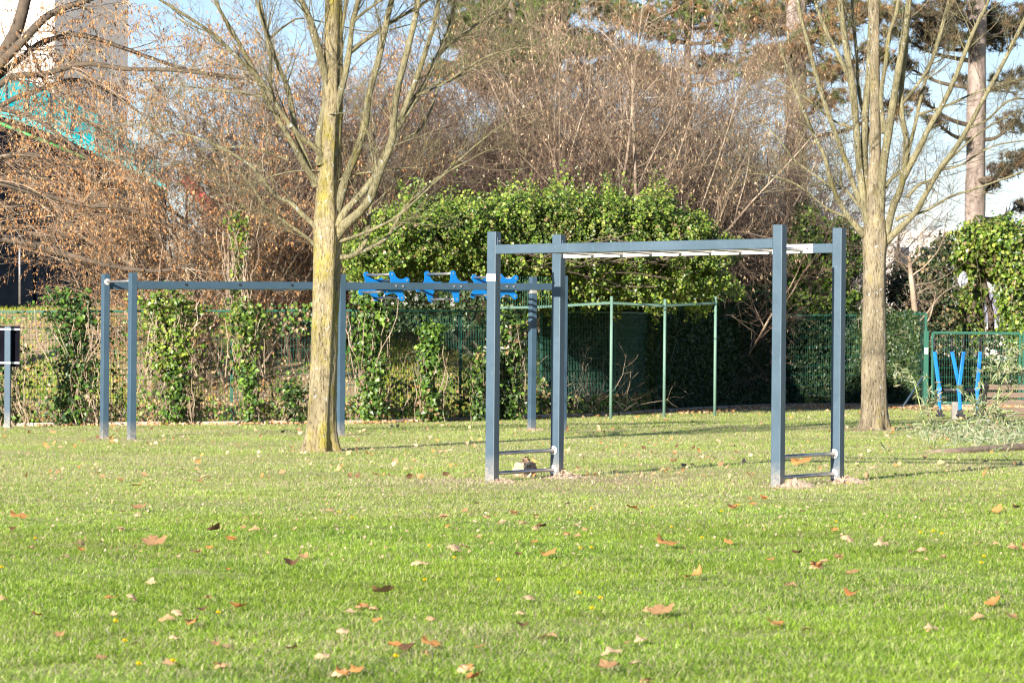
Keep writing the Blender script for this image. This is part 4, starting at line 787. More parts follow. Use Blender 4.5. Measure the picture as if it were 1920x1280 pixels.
def curtain(mb, pts, z0, z1, thick, dens, size, cols, r, patch=0, nrm=(-.1, -1, .25)):
    """leaf curtain along a ground polyline"""
    pts = np.asarray(pts, float); seg = np.hypot(*np.diff(pts, axis=0).T); L = seg.sum(); cl = np.concatenate(([0], np.cumsum(seg))); n = int(L * (z1 - z0) * dens)
    s = r.random(n) * L; x = np.interp(s, cl, pts[:, 0]); y = np.interp(s, cl, pts[:, 1]); t = r.random(n); z = G(x, y) * 0 + SL * x + z0 + (z1 - z0) * t
    wav = nz(s * 1.0, z * 1.2, 1.6, 3) + .5 * nz(s, z, 5, 1); keep = (r.random(n) > patch * (.5 + .9 * nz(s, z, 1.1, 5))) & (t < .93 + .12 * nz(s, 0 * s, 2.5, 2)); x, y, z, wav, n = x[keep], y[keep], z[keep], wav[keep], keep.sum()
    y = y - thick * (.5 * r.random(n) ** .7 + .35 * wav)
    leaves(mb, np.stack((x, y, z), 1), np.tile(nrm, (n, 1)), size * r.uniform(.6, 1.25, n), pal(n, cols, None, .14, r), r, .55, .95)
def stems(mb, p0s, p1s, r, n=8, rad=.012, wob=.12):
    for a, b in zip(p0s, p1s):
        a = np.array(a, float); b = np.array(b, float); t = np.linspace(0, 1, n)[:, None]; q = a + (b - a) * t + np.cumsum(r.normal(size=(n, 3)), 0) * wob * .25 * np.linalg.norm(b - a) / n; tubes(mb, q[None], np.linspace(rad, rad * .6, n)[None], 5)
# canopy over the pergola
ri = np.random.default_rng(61)
top = np.interp; us = np.arange(705, 1330, 44)
blobs = []
for u in us:
    vt = np.interp(u, (690, 730, 770, 830, 950, 1060, 1150, 1240, 1300, 1335), (455, 415, 388, 378, 374, 372, 368, 385, 412, 445)) + ri.normal() * 5
    vb = np.interp(u, (690, 740, 800, 880, 930, 1010, 1100, 1200, 1300, 1335), (560, 505, 508, 520, 558, 572, 552, 560, 565, 560)) + ri.normal() * 5
    Yc = np.interp(u, (690, 1000, 1340), (65.6, 68.2, 70.5)); c = P(u, (vt + vb) / 2, Yc)
    blobs.append((c[0], Yc, c[2], .56, 1.7, (vb - vt) / 2 * Yc / F * 1.0))
    if ri.random() < .8:
        c = P(u + ri.normal() * 15, vt + 30, Yc - .6); blobs.append((c[0], Yc - .6, c[2], .4, .7, .3))
can = thing('ivy_canopy', (P(1000, 600, 68)[0], 68, 0), 'big bright green ivy canopy spread over the pergola', 'ivy')
mb = MB(); blob_leaves(mb, blobs, 1150, .056, IV, ri, .40, .55)
# ragged hanging shoots under the canopy edge
for u in np.arange(690, 1345, 15):
    Yc = np.interp(u, (690, 1000, 1340), (64.4, 66.6, 68.8)) + ri.normal() * .25; vb = np.interp(u, (690, 740, 800, 880, 930, 1010, 1100, 1200, 1300, 1345), (570, 510, 505, 520, 555, 575, 560, 560, 575, 560)); p = P(u, vb - 35, Yc); n = int(ri.uniform(25, 75)); ln = ri.uniform(.25, .75)
    q = p + np.stack((ri.normal(size=n) * .07, ri.normal(size=n) * .1, -ln * ri.random(n) + .1), 1); leaves(mb, q, np.tile([-.3, -1, .3], (n, 1)), .065 * ri.uniform(.6, 1.2, n), pal(n, IV, None, .14, ri), ri, .5, .95)
for u in np.arange(740, 1330, 9):   # upright shoots on top
    Yc = np.interp(u, (690, 1000, 1340), (65.2, 67.6, 69.8)) + ri.normal() * .6; vt = np.interp(u, (690, 730, 770, 830, 950, 1060, 1150, 1240, 1300, 1335), (455, 415, 388, 378, 374, 372, 368, 385, 412, 445)); p = P(u, vt + 14, Yc); n = int(ri.uniform(8, 40)); ln = ri.uniform(.08, .62) * (.5 + .9 * abs(math.sin(u * .031)))
    q = p + np.stack((ri.normal(size=n) * .05, ri.normal(size=n) * .07, ln * ri.random(n)), 1); leaves(mb, q, np.tile([-.3, -1, .4], (n, 1)), .06 * ri.uniform(.6, 1.2, n), pal(n, IV, None, .14, ri), ri, .6, .95)
mb.build('leaves', 'ivy', can)
mb = MB()
stems(mb, [P(ri.uniform(720, 1320), 480, 67.5 + ri.normal()) for _ in range(70)], [P(ri.uniform(720, 1320), 430 + 120 * ri.random(), 67.5 + ri.normal()) for _ in range(70)], ri, 8, .014, .5)
mb.build('stems', 'twigdark', can)
# ivy columns on the fence
def column(u0, u1, v0, v1, Yf, label, cols, dens=620, brown=True, depth=.34, seed=0):
    r = np.random.default_rng(300 + seed); c = P((u0 + u1) / 2, v1, Yf); root = thing('ivy_column', (c[0], Yf, float(G(c[0], fence_y(c[0]) - .2))), label, 'ivy'); m = F / Yf
    bl = []; n = max(3, int((v1 - v0) / 28))
    for k in range(n):
        t = (k + .5) / n; v = v0 + (v1 - v0) * t; wd = (u1 - u0) / 2 / m * (1.15 - .35 * math.sin(t * 3.0)) * r.uniform(.8, 1.15); q = P((u0 + u1) / 2 + r.normal() * (u1 - u0) * .09, v, Yf); bl.append((q[0], Yf, q[2], wd, depth * r.uniform(.8, 1.2), (v1 - v0) / n / m * .8))
    mb = MB(); blob_leaves(mb, bl, dens * (.85 if u1 - u0 < 75 else .50), .072, cols, r, .30, .6); mb.build('leaves', 'ivy', root)
    mb = MB(); a = [P(r.uniform(u0, u1), v1 + 4, Yf - .1 * r.random()) for _ in range(26)]; b = [P(r.uniform(u0, u1), v0 + 20 + 60 * r.random(), Yf - .3 * r.random()) for _ in range(26)]; stems(mb, a, b, r, 10, .010, .8); mb.build('stems', 'twig', root)
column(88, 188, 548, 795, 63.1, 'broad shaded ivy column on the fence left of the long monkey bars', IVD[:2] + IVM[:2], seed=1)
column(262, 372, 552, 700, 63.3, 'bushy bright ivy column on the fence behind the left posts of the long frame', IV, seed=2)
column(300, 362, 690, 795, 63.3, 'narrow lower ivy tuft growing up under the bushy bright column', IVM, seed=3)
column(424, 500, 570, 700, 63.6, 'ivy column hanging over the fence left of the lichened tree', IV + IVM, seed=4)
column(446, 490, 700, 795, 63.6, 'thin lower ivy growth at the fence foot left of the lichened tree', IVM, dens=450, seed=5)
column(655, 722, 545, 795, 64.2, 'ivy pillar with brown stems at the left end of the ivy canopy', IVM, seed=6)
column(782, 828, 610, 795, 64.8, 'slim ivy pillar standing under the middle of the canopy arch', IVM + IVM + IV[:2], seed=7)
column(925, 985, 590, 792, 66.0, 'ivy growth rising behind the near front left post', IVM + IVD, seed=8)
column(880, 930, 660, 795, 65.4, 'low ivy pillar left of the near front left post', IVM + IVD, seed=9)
column(425, 470, 400, 575, 68.0, 'thin bright ivy vine climbing a shrub stem above the fence', IV, dens=260, depth=.2, seed=10)
column(-40, 55, 640, 795, 63.2, 'sparse ivy and dead stems behind the black board post', IVM + IVD + ((.3, .2, .1),), dens=260, seed=11)
column(520, 580, 720, 795, 63.8, 'low ivy growth on the fence foot beside the lichened trunk', IVM + IVD, dens=420, seed=12)
def groundivy():
    r = np.random.default_rng(71); mb = MB(); k = FL[:, 0]; pts = np.array([(x, fence_y(x) - .05) for x in np.linspace(-10, 3.2, 40)])
    curtain(mb, pts, -.02, .42, .5, 520, .065, IVM + ((.36, .22, .12), (.45, .32, .18), (.30, .2, .1)), r, .35)
    for (x0, x1, z0, z1, pt) in ((-9, -6.9, .3, 1.3, .55), (-9, -6.6, 1.3, 1.98, .75), (-6.8, -3.0, .3, 1.6, 1.5), (-6.6, -3.2, 1.5, 2.08, .15), (-2.6, 1, .3, .8, 1.0)):
        pts = np.array([(x, fence_y(x) - .05) for x in np.linspace(x0, x1, 12)]); curtain(mb, pts, z0, z1, .3, 330, .07, IVM + ((.40, .28, .16), (.34, .22, .12)), r, pt)
    tag(mb.build('ground_ivy', 'ivy'), 'low tangle of ivy and dead leaves growing along the foot of the fence', 'ivy', kind='stuff')
    mb = MB(); n = 300; x = r.uniform(-9.5, 3, n); y = fence_y(x) + r.uniform(-.3, .9, n); z = G(x, y); a = np.stack((x, y, z), 1); D = norm(np.array([0, 0, 1.]) + .45 * r.normal(size=(n, 3))); Pp = grow(a, D, r.uniform(.4, 1.7, n), 7, .16, .0, r); Rr = taper(r.uniform(.003, .008, n), .002, 8); tubes(mb, Pp, Rr, 4)
    S, D, rr, t = sprout(Pp, Rr, 4, .2, 50, r); tubes(mb, grow(S, D, r.uniform(.1, .5, len(S)), 4, .2, 0, r), taper(np.full(len(S), .003), .002, 5), 3)
    tag(mb.build('dry_undergrowth', 'twig'), 'dry brown stems tangled through the fence mesh', 'undergrowth', kind='stuff')
groundivy()
# hedges
def hedge(name, pts, z0, z1, label, cols, thick, dens, seed, size=.075, core=True, nrm=(-.1, -1, .25)):
    r = np.random.default_rng(seed); c = np.mean(pts, 0); root = thing(name, (c[0], c[1], float(SL * c[0])), label, 'hedge'); mb = MB(); curtain(mb, pts, z0, z1, thick, dens, size, cols, r, 0.08, nrm); mb.build('leaves', 'hedge', root)
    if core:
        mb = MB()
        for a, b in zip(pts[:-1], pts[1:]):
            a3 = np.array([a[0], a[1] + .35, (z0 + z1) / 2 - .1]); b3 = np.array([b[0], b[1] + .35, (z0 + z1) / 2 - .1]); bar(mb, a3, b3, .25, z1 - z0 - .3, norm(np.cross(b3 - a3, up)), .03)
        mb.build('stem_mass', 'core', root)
    return root
hy = lambda x, o=0: (x, float(fence_y(x)) + o)
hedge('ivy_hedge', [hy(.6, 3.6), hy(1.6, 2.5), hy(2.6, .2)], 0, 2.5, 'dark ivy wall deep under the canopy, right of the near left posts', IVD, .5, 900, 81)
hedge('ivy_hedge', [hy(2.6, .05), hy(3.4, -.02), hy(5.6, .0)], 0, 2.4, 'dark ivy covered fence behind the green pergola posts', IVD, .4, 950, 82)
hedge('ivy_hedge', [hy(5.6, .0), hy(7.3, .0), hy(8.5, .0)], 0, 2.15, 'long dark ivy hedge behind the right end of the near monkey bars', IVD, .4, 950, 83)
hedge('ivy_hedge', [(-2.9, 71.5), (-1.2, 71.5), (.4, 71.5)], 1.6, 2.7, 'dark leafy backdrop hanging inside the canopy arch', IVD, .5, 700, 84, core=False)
def bush(name, bl, label, cols, seed, dens=560, size=.08, stem=None, cat='bush'):
    r = np.random.default_rng(seed); B = np.array(bl); root = thing(name, (B[:, 0].mean(), B[:, 1].mean(), float(G(B[:, 0].mean(), B[:, 1].mean()))), label, cat); mb = MB(); blob_leaves(mb, bl, dens, size, cols, r, .4, .42); mb.build('leaves', 'ivy', root)
    mb = MB()
    if stem:
        for (pts, w0, w1) in stem:
            q = catmull(pts, 16); tubes(mb, q[None], np.linspace(w0, w1, 16)[None], 8)
    lo = B[:, 2].min(); a = [B[r.integers(len(B)), :3] * [1, 1, 0] + [0, 0, float(G(B[0, 0], B[0, 1]))] for _ in range(30)]; b = [B[r.integers(len(B)), :3] + r.normal(size=3) * .25 for _ in range(30)]; stems(mb, a, b, r, 8, .012, .6)
    mb.build('stems', 'twigdark', root, True); return root
def B_(u, v, Y, ru, rv, ry=None): c = P(u, v, Y); m = F / Y; return (c[0], Y, c[2], ru / m, ry or ru / m, rv / m)
bush('ivy_bush', [B_(1530, 440, 81, 50, 40), B_(1555, 500, 81, 55, 50), B_(1500, 480, 80.5, 40, 45), B_(1560, 560, 80.5, 55, 40), B_(1500, 560, 80.5, 50, 40), B_(1590, 470, 81.5, 30, 50), B_(1510, 400, 82, 25, 25)], 'bright ivy covered bush above the hedge, between the right posts of the near frame', IV[:3] + IVD[:1], 91)
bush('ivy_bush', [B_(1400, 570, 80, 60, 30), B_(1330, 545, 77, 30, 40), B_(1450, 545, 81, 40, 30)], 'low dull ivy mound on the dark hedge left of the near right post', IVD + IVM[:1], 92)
rt = P(1822, 640, 82)
bush('ivy_clad_tree', [B_(1822, 560, 82, 26, 40), B_(1822, 620, 82, 26, 40), B_(1820, 500, 82, 30, 40), B_(1845, 445, 82, 58, 34), B_(1890, 450, 81, 50, 40), B_(1905, 500, 81, 50, 50), B_(1850, 495, 82.5, 45, 35), B_(1900, 570, 80.5, 36, 60), B_(1915, 640, 80, 28, 50), B_(1815, 470, 81.5, 30, 30), B_(1950, 520, 81, 60, 90)],
     'large sunlit ivy smothered tree at the right edge behind the green gate', IV, 93, 560, .085, [([rt, P(1822, 540, 82), P(1825, 480, 82), P(1840, 430, 82)], .22, .1), ([P(1858, 640, 84), P(1858, 590, 84), P(1850, 555, 84), P(1845, 520, 84)], .09, .05), ([P(1858, 600, 84), P(1880, 585, 84), P(1905, 575, 84)], .04, .015), ([P(1856, 570, 84), P(1868, 550, 84), P(1885, 540, 84)], .03, .01)], 'tree')
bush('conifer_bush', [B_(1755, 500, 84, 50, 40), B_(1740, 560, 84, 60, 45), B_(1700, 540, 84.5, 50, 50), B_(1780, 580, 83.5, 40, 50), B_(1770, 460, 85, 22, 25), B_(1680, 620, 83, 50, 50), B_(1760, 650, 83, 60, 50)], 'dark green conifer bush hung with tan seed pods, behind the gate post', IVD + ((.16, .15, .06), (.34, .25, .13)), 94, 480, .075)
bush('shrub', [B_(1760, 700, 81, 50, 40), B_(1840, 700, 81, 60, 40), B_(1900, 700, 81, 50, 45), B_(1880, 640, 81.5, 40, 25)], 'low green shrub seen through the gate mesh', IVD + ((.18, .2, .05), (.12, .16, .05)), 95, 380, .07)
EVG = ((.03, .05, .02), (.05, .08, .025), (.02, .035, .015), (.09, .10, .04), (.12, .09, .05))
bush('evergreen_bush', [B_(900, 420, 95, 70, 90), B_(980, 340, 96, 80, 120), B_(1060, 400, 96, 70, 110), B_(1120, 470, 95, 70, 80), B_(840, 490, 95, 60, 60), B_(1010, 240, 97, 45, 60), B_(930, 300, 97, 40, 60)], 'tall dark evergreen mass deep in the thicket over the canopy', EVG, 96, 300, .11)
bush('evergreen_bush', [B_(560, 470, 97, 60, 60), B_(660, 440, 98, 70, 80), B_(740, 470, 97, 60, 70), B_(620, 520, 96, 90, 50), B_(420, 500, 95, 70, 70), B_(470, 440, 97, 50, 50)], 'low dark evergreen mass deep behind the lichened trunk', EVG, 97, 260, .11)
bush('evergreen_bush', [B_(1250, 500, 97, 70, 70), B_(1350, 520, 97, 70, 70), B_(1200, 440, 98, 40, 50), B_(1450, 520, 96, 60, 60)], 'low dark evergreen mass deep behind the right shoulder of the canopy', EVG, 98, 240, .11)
# bare small tree by the gate
def small_tree(u, Y, v1, label, seed, w=.09, lean=0):
    r = np.random.default_rng(seed); b = P(u, 770, Y); g = float(G(b[0], Y)); root = thing('small_tree', (b[0], Y, g), label, 'tree'); t = P(u + lean, v1, Y); pts = catmull([[b[0], Y, g - .1], (np.array([b[0], Y, g]) * .5 + t * .5) + [.06, 0, 0], t], 16); mb = MB(); R = np.linspace(w, w * .45, 16); tubes(mb, pts[None], R[None], 10); mb.build('trunk', 'twig', root, True)
    mb = MB(); S, D, rr, tt = sprout(pts[None], R[None], 16, .35, 60, r); Pb = grow(S, D, r.uniform(.6, 1.7, len(S)), 8, .14, .02, r); Rb = taper(np.clip(rr * .4, .006, .03), .004, 9); tubes(mb, Pb, Rb, 5); S, D, rr, tt = sprout(Pb, Rb, 7, .2, 50, r); Pc = grow(S, D, r.uniform(.2, .7, len(S)), 5, .16, .0, r); tubes(mb, Pc, taper(np.full(len(S), .005), .002, 6), 3); S, D, rr, tt = sprout(Pc, taper(np.full(len(Pc), .004), .002, 6), 3, .2, 50, r); tubes(mb, grow(S, D, r.uniform(.1, .3, len(S)), 3, .16, .0, r), taper(np.full(len(S), .003), .002, 4), 3); mb.build('branches', 'twig', root, True)
small_tree(1722, 79, 480, 'thin bare tree just left of the green gate post', 101, .10, -18)
small_tree(1660, 90, 440, 'spindly bare tree behind the pale trunked tree', 102, .05, 25)
small_tree(690 - 60, 72, 330, 'dark stemmed little tree in the thicket behind the lichened tree', 103, .05, 60)
small_tree(1190, 74, 120, 'slender pale stemmed tree rising above the middle of the ivy canopy', 104, .055, -5)

# ------------------------------------------------------------------ fence, kerb, gate, pergola
def fence():
    pts = []; xs = np.linspace(FL[0, 0], FL[-1, 0], 4000); ys = fence_y(xs); s = np.concatenate(([0], np.cumsum(np.hypot(np.diff(xs), np.diff(ys))))); n = int(s[-1] / 2.5); k = np.linspace(0, s[-1], n + 1); px = np.interp(k, s, xs); py = np.interp(k, s, ys)
    root = thing('mesh_fence', (px[0], py[0], float(SL * px[0])), 'green welded wire mesh fence running along the back of the lawn', 'fence')
    for i in range(n + 1):
        if px[i] < -12: continue
        z = SL * px[i]; mb = MB(); bar(mb, [px[i], py[i], z - .2], [px[i], py[i], z + 1.95], .05, .05, [1, 0, 0], .004); mb.build('fence_post', 'wire', root)
    for i in range(n):
        if px[i] < -12: continue
        a = np.array([px[i], py[i], SL * px[i]]); b = np.array([px[i + 1], py[i + 1], SL * px[i + 1]]); t = norm(b - a); L = np.linalg.norm(b - a); nn = np.array([-t[1], t[0], 0]); off = -nn * .03
        mb = MB(); q = np.arange(.05, L, .05); S = a + off + t * q[:, None]; tubes(mb, np.stack((S + up * .05, S + up * 1.93), 1), np.full((len(q), 2), .003), 4)
        for hz in (.06, .26, .46, .66, .86, 1.06, 1.26, 1.46, 1.66, 1.86):
            for o_ in (.005, -.005):
                tubes(mb, np.array([[a + off + nn * o_ + up * hz, b + off + nn * o_ + up * hz]]), np.full((1, 2), .0042), 4)
        bar(mb, a + off + up * 1.94, b + off + up * 1.94, .03, .035, nn, .004)
        mb.build('wire_panel', 'wire', root)
fence()
mb = MB()
xs = np.linspace(-14, FL[-1, 0] + 6, 30)
for a, b in zip(xs[:-1], xs[1:]):
    A = np.array([a, fence_y(a) - .38, SL * a + .015]); B = np.array([b, fence_y(b) - .38, SL * b + .015]); bar(mb, A, B, .12, .09, norm(np.cross(B - A, up)), .012)
tag(mb.build('kerb', 'kerb'), 'low concrete edging kerb along the foot of the fence', 'kerb', kind='structure')
# gate
gy = 77.0
gate = thing('mesh_gate', (P(1735, 765, gy)[0], gy, SL * 8.5), 'green metal gate filled with wire mesh, behind the blue exercise arms', 'gate')
zt = P(1820, 624, gy)[2]; g0 = SL * 9; x0 = P(1748, 700, gy)[0]; x1 = P(1912, 700, gy)[0]
mb = MB(); xg = P(1736, 700, gy)[0]; bar(mb, [xg, gy, g0 - .2], [xg, gy, zt + .03], .1, .1, [1, 0, 0], .006); po = mb.build('gate_post', 'wire', gate)
mb = MB(); z_ = P(1735, 658, gy)[2]; bar(mb, [xg, gy - .052, z_ - .06], [xg, gy - .052, z_ + .07], .075, .003, [1, 0, 0], .001); tag(mb.build('label_plate', 'white_plate', po), 'small white notice on the gate post')
mb = MB(); xg2 = P(1920, 700, gy)[0]; bar(mb, [xg2, gy, g0 - .2], [xg2, gy, zt + .03], .08, .08, [1, 0, 0], .006); mb.build('gate_post', 'wire', gate)
mb = MB()
for a, b in (((x0, zt), (x1, zt)), ((x0, g0 + .1), (x1, g0 + .1)), ((x0, g0 + .1), (x0, zt)), ((x1, g0 + .1), (x1, zt))): bar(mb, [a[0], gy, a[1]], [b[0], gy + .001, b[1]], .05, .05, [0, 1, 0], .004)
mb.build('gate_frame', 'wire', gate)
mb = MB(); q = np.arange(x0 + .05, x1, .05); tubes(mb, np.stack((np.stack((q, q * 0 + gy, q * 0 + g0 + .1), 1), np.stack((q, q * 0 + gy, q * 0 + zt), 1)), 1), np.full((len(q), 2), .003), 4)
for hz in np.arange(g0 + .25, zt, .19): tubes(mb, np.array([[[x0, gy, hz], [x1, gy, hz]]]), np.full((1, 2), .005), 4)
mb.build('wire_panel', 'wire', gate)
mb = MB(); a = P(1690, 752, 75.5); b = P(1730, 706, 76.6); cyl(mb, [a[0], a[1], SL * a[0]], b, .02, 8); tag(mb.build('brace_bar', 'blue_steel', gate), 'slanting grey brace left of the gate post')
# pergola
perg = thing('pergola', (2.5, 67.5, .03), 'slim pale green pergola posts and rails carrying the ivy canopy', 'pergola')
pg = [(1145, 785, 568), (1245, 783, 573), (1340, 780, 568)]; tops = []
for (u, v, vt) in pg:
    p = gp(u, v); t = P(u + 2, vt, p[1]); mb = MB(); cyl(mb, [p[0], p[1], p[2] - .2], [p[0], p[1], t[2] + .12], .027, 14); mb.build('post', 'green_post', perg, True); tops.append(np.array([p[0], p[1], t[2]]))
l0 = P(930, 577, 66.2); 
for a, b in ((P(1000, 576, 66.4), tops[0]), (tops[0], tops[1]), (tops[1], tops[2]), (l0, P(1000, 576, 66.4))):
    mb = MB(); bar(mb, a, b, .04, .045, norm(np.cross(b - a, up)), .004); mb.build('rail', 'green_post', perg)
mb = MB(); q = np.arange(0, 1, .045); A = l0 + (P(1030, 576, 66.45) - l0) * q[:, None]; tubes(mb, np.stack((A, A + [0, .05, .55]), 1), np.full((len(q), 2), .005), 4); mb.build('wire_panel', 'wire', perg)
for a in tops:
    mb = MB(); bar(mb, a, a + np.array([-1.0, 3.2, .02]), .04, .045, [1, 0, 0], .004); mb.build('rafter', 'green_post', perg)

# ------------------------------------------------------------------ exercise machine, bench, log, canes
c = gp(1798, 786); Ye = c[1]
ex = thing('ski_walker', (c[0], Ye, SL * c[0]), 'outdoor ski walker with four bright blue arms and black grips', 'exercise machine')
def EP(u, v, d=0): return P(u, v, Ye + d)
def rmat(*a): return a
gnd = SL * c[0]
mb = MB(); bar(mb, [EP(1797, 700)[0], Ye + .25, gnd - .1], [EP(1797, 700)[0], Ye + .25, EP(0, 738)[2]], .16, .16, [1, 0, 0], .01); mb.build('centre_column', 'concrete', ex)
mb = MB(); cyl(mb, EP(1758, 731, .1), EP(1840, 731, .1), .035, 12); mb.build('axle', 'black', ex, True)
for (ut, um, ub, d) in ((1752, 1761, 1762, 0), (1785, 1799, 1800, .02), (1807, 1798, 1801, -.14), (1838, 1832, 1834, 0)):
    am = bpy.data.objects.new('swing_arm', None); scene.collection.objects.link(am); am.parent = ex; am.location = Vector(EP(um, 731, d) - np.array(ex['_w'])); am['_w'] = tuple(float(x) for x in EP(um, 731, d))
    mb = MB(); bar(mb, EP(ut, 659, d), EP(um, 728, d), .066, .055, [1, 0, 0], .012); bar(mb, EP(um, 728.5, d), EP(ub, 778, d), .062, .05, [1, 0, 0], .012); cyl(mb, EP(um, 729, d - .045), EP(um, 729, d + .04), .045, 14); mb.build('arm_tube', 'bright_blue', am)
    mb = MB(); cyl(mb, EP(ut - .5, 634, d), EP(ut, 659, d), .021, 10); mb.build('hand_grip', 'black', am, True)
    mb = MB(); q = EP(ub, 782, d); bar(mb, [q[0], q[1] - .28, gnd + .07], [q[0], q[1] + .12, gnd + .07], .12, .05, [1, 0, 0], .02); cyl(mb, [q[0], q[1] - .03, gnd + .13], [q[0], q[1] + .03, gnd + .13], .05, 12); mb.build('foot_pedal', 'black', am)
cb = gp(1868, 800); Yb = cb[1] + 1.2
bench = thing('park_bench', (cb[0], Yb, SL * cb[0]), 'brown slatted bench with dark iron side, half hidden by fallen canes', 'bench'); gb = SL * cb[0]
bx0 = P(1850, 760, Yb)[0]; bx1 = bx0 + 1.9
zz = lambda v: P(1880, v, Yb)[2]
for v, dy in ((726, -.02), (740, .0), (754, .03), (768, .06)):
    mb = MB(); z = zz(v); bar(mb, [bx0, Yb + dy - .05, z], [bx1, Yb + dy - .05, z], .03, .085, [0, 1, 0], .006); mb.build('back_slat', 'benchwood', bench)
for k, dy in enumerate((.10, .2, .30, .40)):
    mb = MB(); z = zz(778); bar(mb, [bx0, Yb + dy, z], [bx1, Yb + dy, z], .085, .035, [0, 1, 0], .006); mb.build('seat_slat', 'benchwood', bench)
for x in (bx0 - .03, bx1 + .03):
    pts = catmull([[x, Yb - .13, zz(720)], [x, Yb - .02, zz(740)], [x, Yb + .05, zz(770)], [x, Yb + .2, zz(783)], [x, Yb + .45, zz(778)]], 14); mb = MB()
    for a, b in zip(pts[:-1], pts[1:]): bar(mb, a, b, .05, .075, [1, 0, 0], .008)
    mb.build('side_frame', 'black', bench)
    mb = MB(); bar(mb, [x, Yb + .18, gb - .05], [x, Yb + .18, zz(786)], .16, .42, [1, 0, 0], .02); mb.build('leg', 'concrete', bench)
l0_ = gp(1790, 850); l1_ = gp(1990, 842); a = l0_ + [0, 0, .03]; b = l1_ + [0, 0, .05]
q = catmull([a + [-.35, .1, -.02], a, a * .6 + b * .4 + [0, -.05, .005], b], 40); mb = MB(); R = np.interp(np.linspace(0, 1, 40), (0, .15, .5, 1), (.012, .03, .045, .05)) * (1 + .07 * rng.normal(size=40)); tubes(mb, q[None], R[None], 14)
tag(mb.build('fallen_log', 'log', smooth=True), 'thin weathered log lying on the grass at the right edge', 'log')
def canes():
    r = np.random.default_rng(121); c0 = gp(1850, 812); root = thing('fallen_canes', (c0[0], c0[1], SL * c0[0]), 'heap of cut bamboo canes with narrow pale leaves in front of the bench', 'cane heap'); mb = MB(); ml = MB(); LP = []
    main = [[(1740, 818), (1800, 808), (1860, 798), (1920, 790), (1990, 782)], [(1700, 830), (1760, 820), (1850, 812), (1940, 800)], [(1780, 815), (1830, 790), (1880, 750), (1930, 700), (1960, 660)], [(1860, 810), (1840, 780), (1815, 745), (1800, 728)], [(1930, 700), (1905, 690), (1875, 685), (1845, 690)], [(1950, 640), (1915, 655), (1880, 690), (1860, 720)],
            [(1735, 800), (1725, 760), (1715, 720), (1705, 700), (1690, 700)], [(1890, 800), (1870, 750), (1890, 700), (1925, 690)], [(1760, 815), (1750, 790), (1745, 760), (1760, 740)], [(1830, 790), (1780, 795), (1745, 805)], [(1900, 770), (1860, 770), (1820, 745)]]
    for i, pts in enumerate(main):
        Y0 = c0[1] - .3 + r.normal() * .6; q = catmull([P(u, v, Y0 + k * .05) for k, (u, v) in enumerate(pts)], 20); q[:, 2] = np.maximum(q[:, 2], SL * q[:, 0] + .03); tubes(mb, q[None], np.linspace(.011, .003, 20)[None], 6); LP.append(q)
        R = np.linspace(.01, .004, 20)[None]; S, D, rr, t = sprout(q[None], R, 7, .1, 45, r); Pb = grow(S, D, r.uniform(.15, .5, len(S)), 5, .15, -.02, r); Pb[..., 2] = np.maximum(Pb[..., 2], SL * Pb[..., 0] + .02); tubes(mb, Pb, taper(np.full(len(S), .003), .0018, 6), 3); LP += list(Pb)
    mb.build('canes', noisy('cane_green', ((.3, (.22, .30, .08)), (.7, (.38, .42, .16))), 5, .5), root, True)
    A = np.concatenate([x[::2] for x in LP]); n = 900; pos = A[r.integers(len(A), size=n)] + r.normal(size=(n, 3)) * .03
    m = 1900; u = r.normal(1872, 70, m); v = 812 + np.abs(r.normal(0, 14, m)) - 8 + r.random(m) * 8; pos2 = np.array([gp(a, max(b, 796)) for a, b in zip(u, v)]); pos2[:, 2] = SL * pos2[:, 0] + .03 + np.abs(r.normal(size=m)) * .05; pos = np.vstack((pos, pos2)); n = len(pos)
    leaves(ml, pos, np.tile([-.2, -.7, .6], (n, 1)), r.uniform(.08, .17, n), pal(n, ((.30, .36, .20), (.42, .46, .30), (.22, .28, .12), (.42, .38, .24)), None, .1, r), r, .7, .22, .05); ml.build('leaves', 'grass', root)
canes()
# sign board at the left edge
sp = gp(14, 803); Ys = sp[1]; sg = thing('sign_board', (sp[0], Ys, SL * sp[0]), 'black information board seen from behind on a blue grey post at the left edge', 'sign')
mb = MB(); t = P(15, 612, Ys); bar(mb, [sp[0], Ys, SL * sp[0] - .2], [t[0], Ys, t[2]], .1, .1, [1, 0, 0], .008); mb.build('post', 'blue_steel_far', sg)
mb = MB(); z0 = P(0, 687, Ys)[2]; z1 = P(0, 611, Ys)[2]; xa = P(-12, 640, Ys)[0]; xb = P(36, 640, Ys)[0]; bar(mb, [(xa + xb) / 2, Ys + .085, z0], [(xa + xb) / 2, Ys + .085, z1], xb - xa, .02, [1, 0, 0], .004); mb.build('board', 'board', sg)
for v in (617, 680):
    z = P(0, v, Ys)[2]; mb = MB(); bar(mb, [xa, Ys + .066, z], [xb, Ys + .066, z], .016, .035, [0, 1, 0], .003); bar(mb, [t[0] - .06, Ys - .056, z], [t[0] + .06, Ys - .056, z], .008, .035, [0, 1, 0], .002); mb.build('clamp_bar', 'bolt', sg)
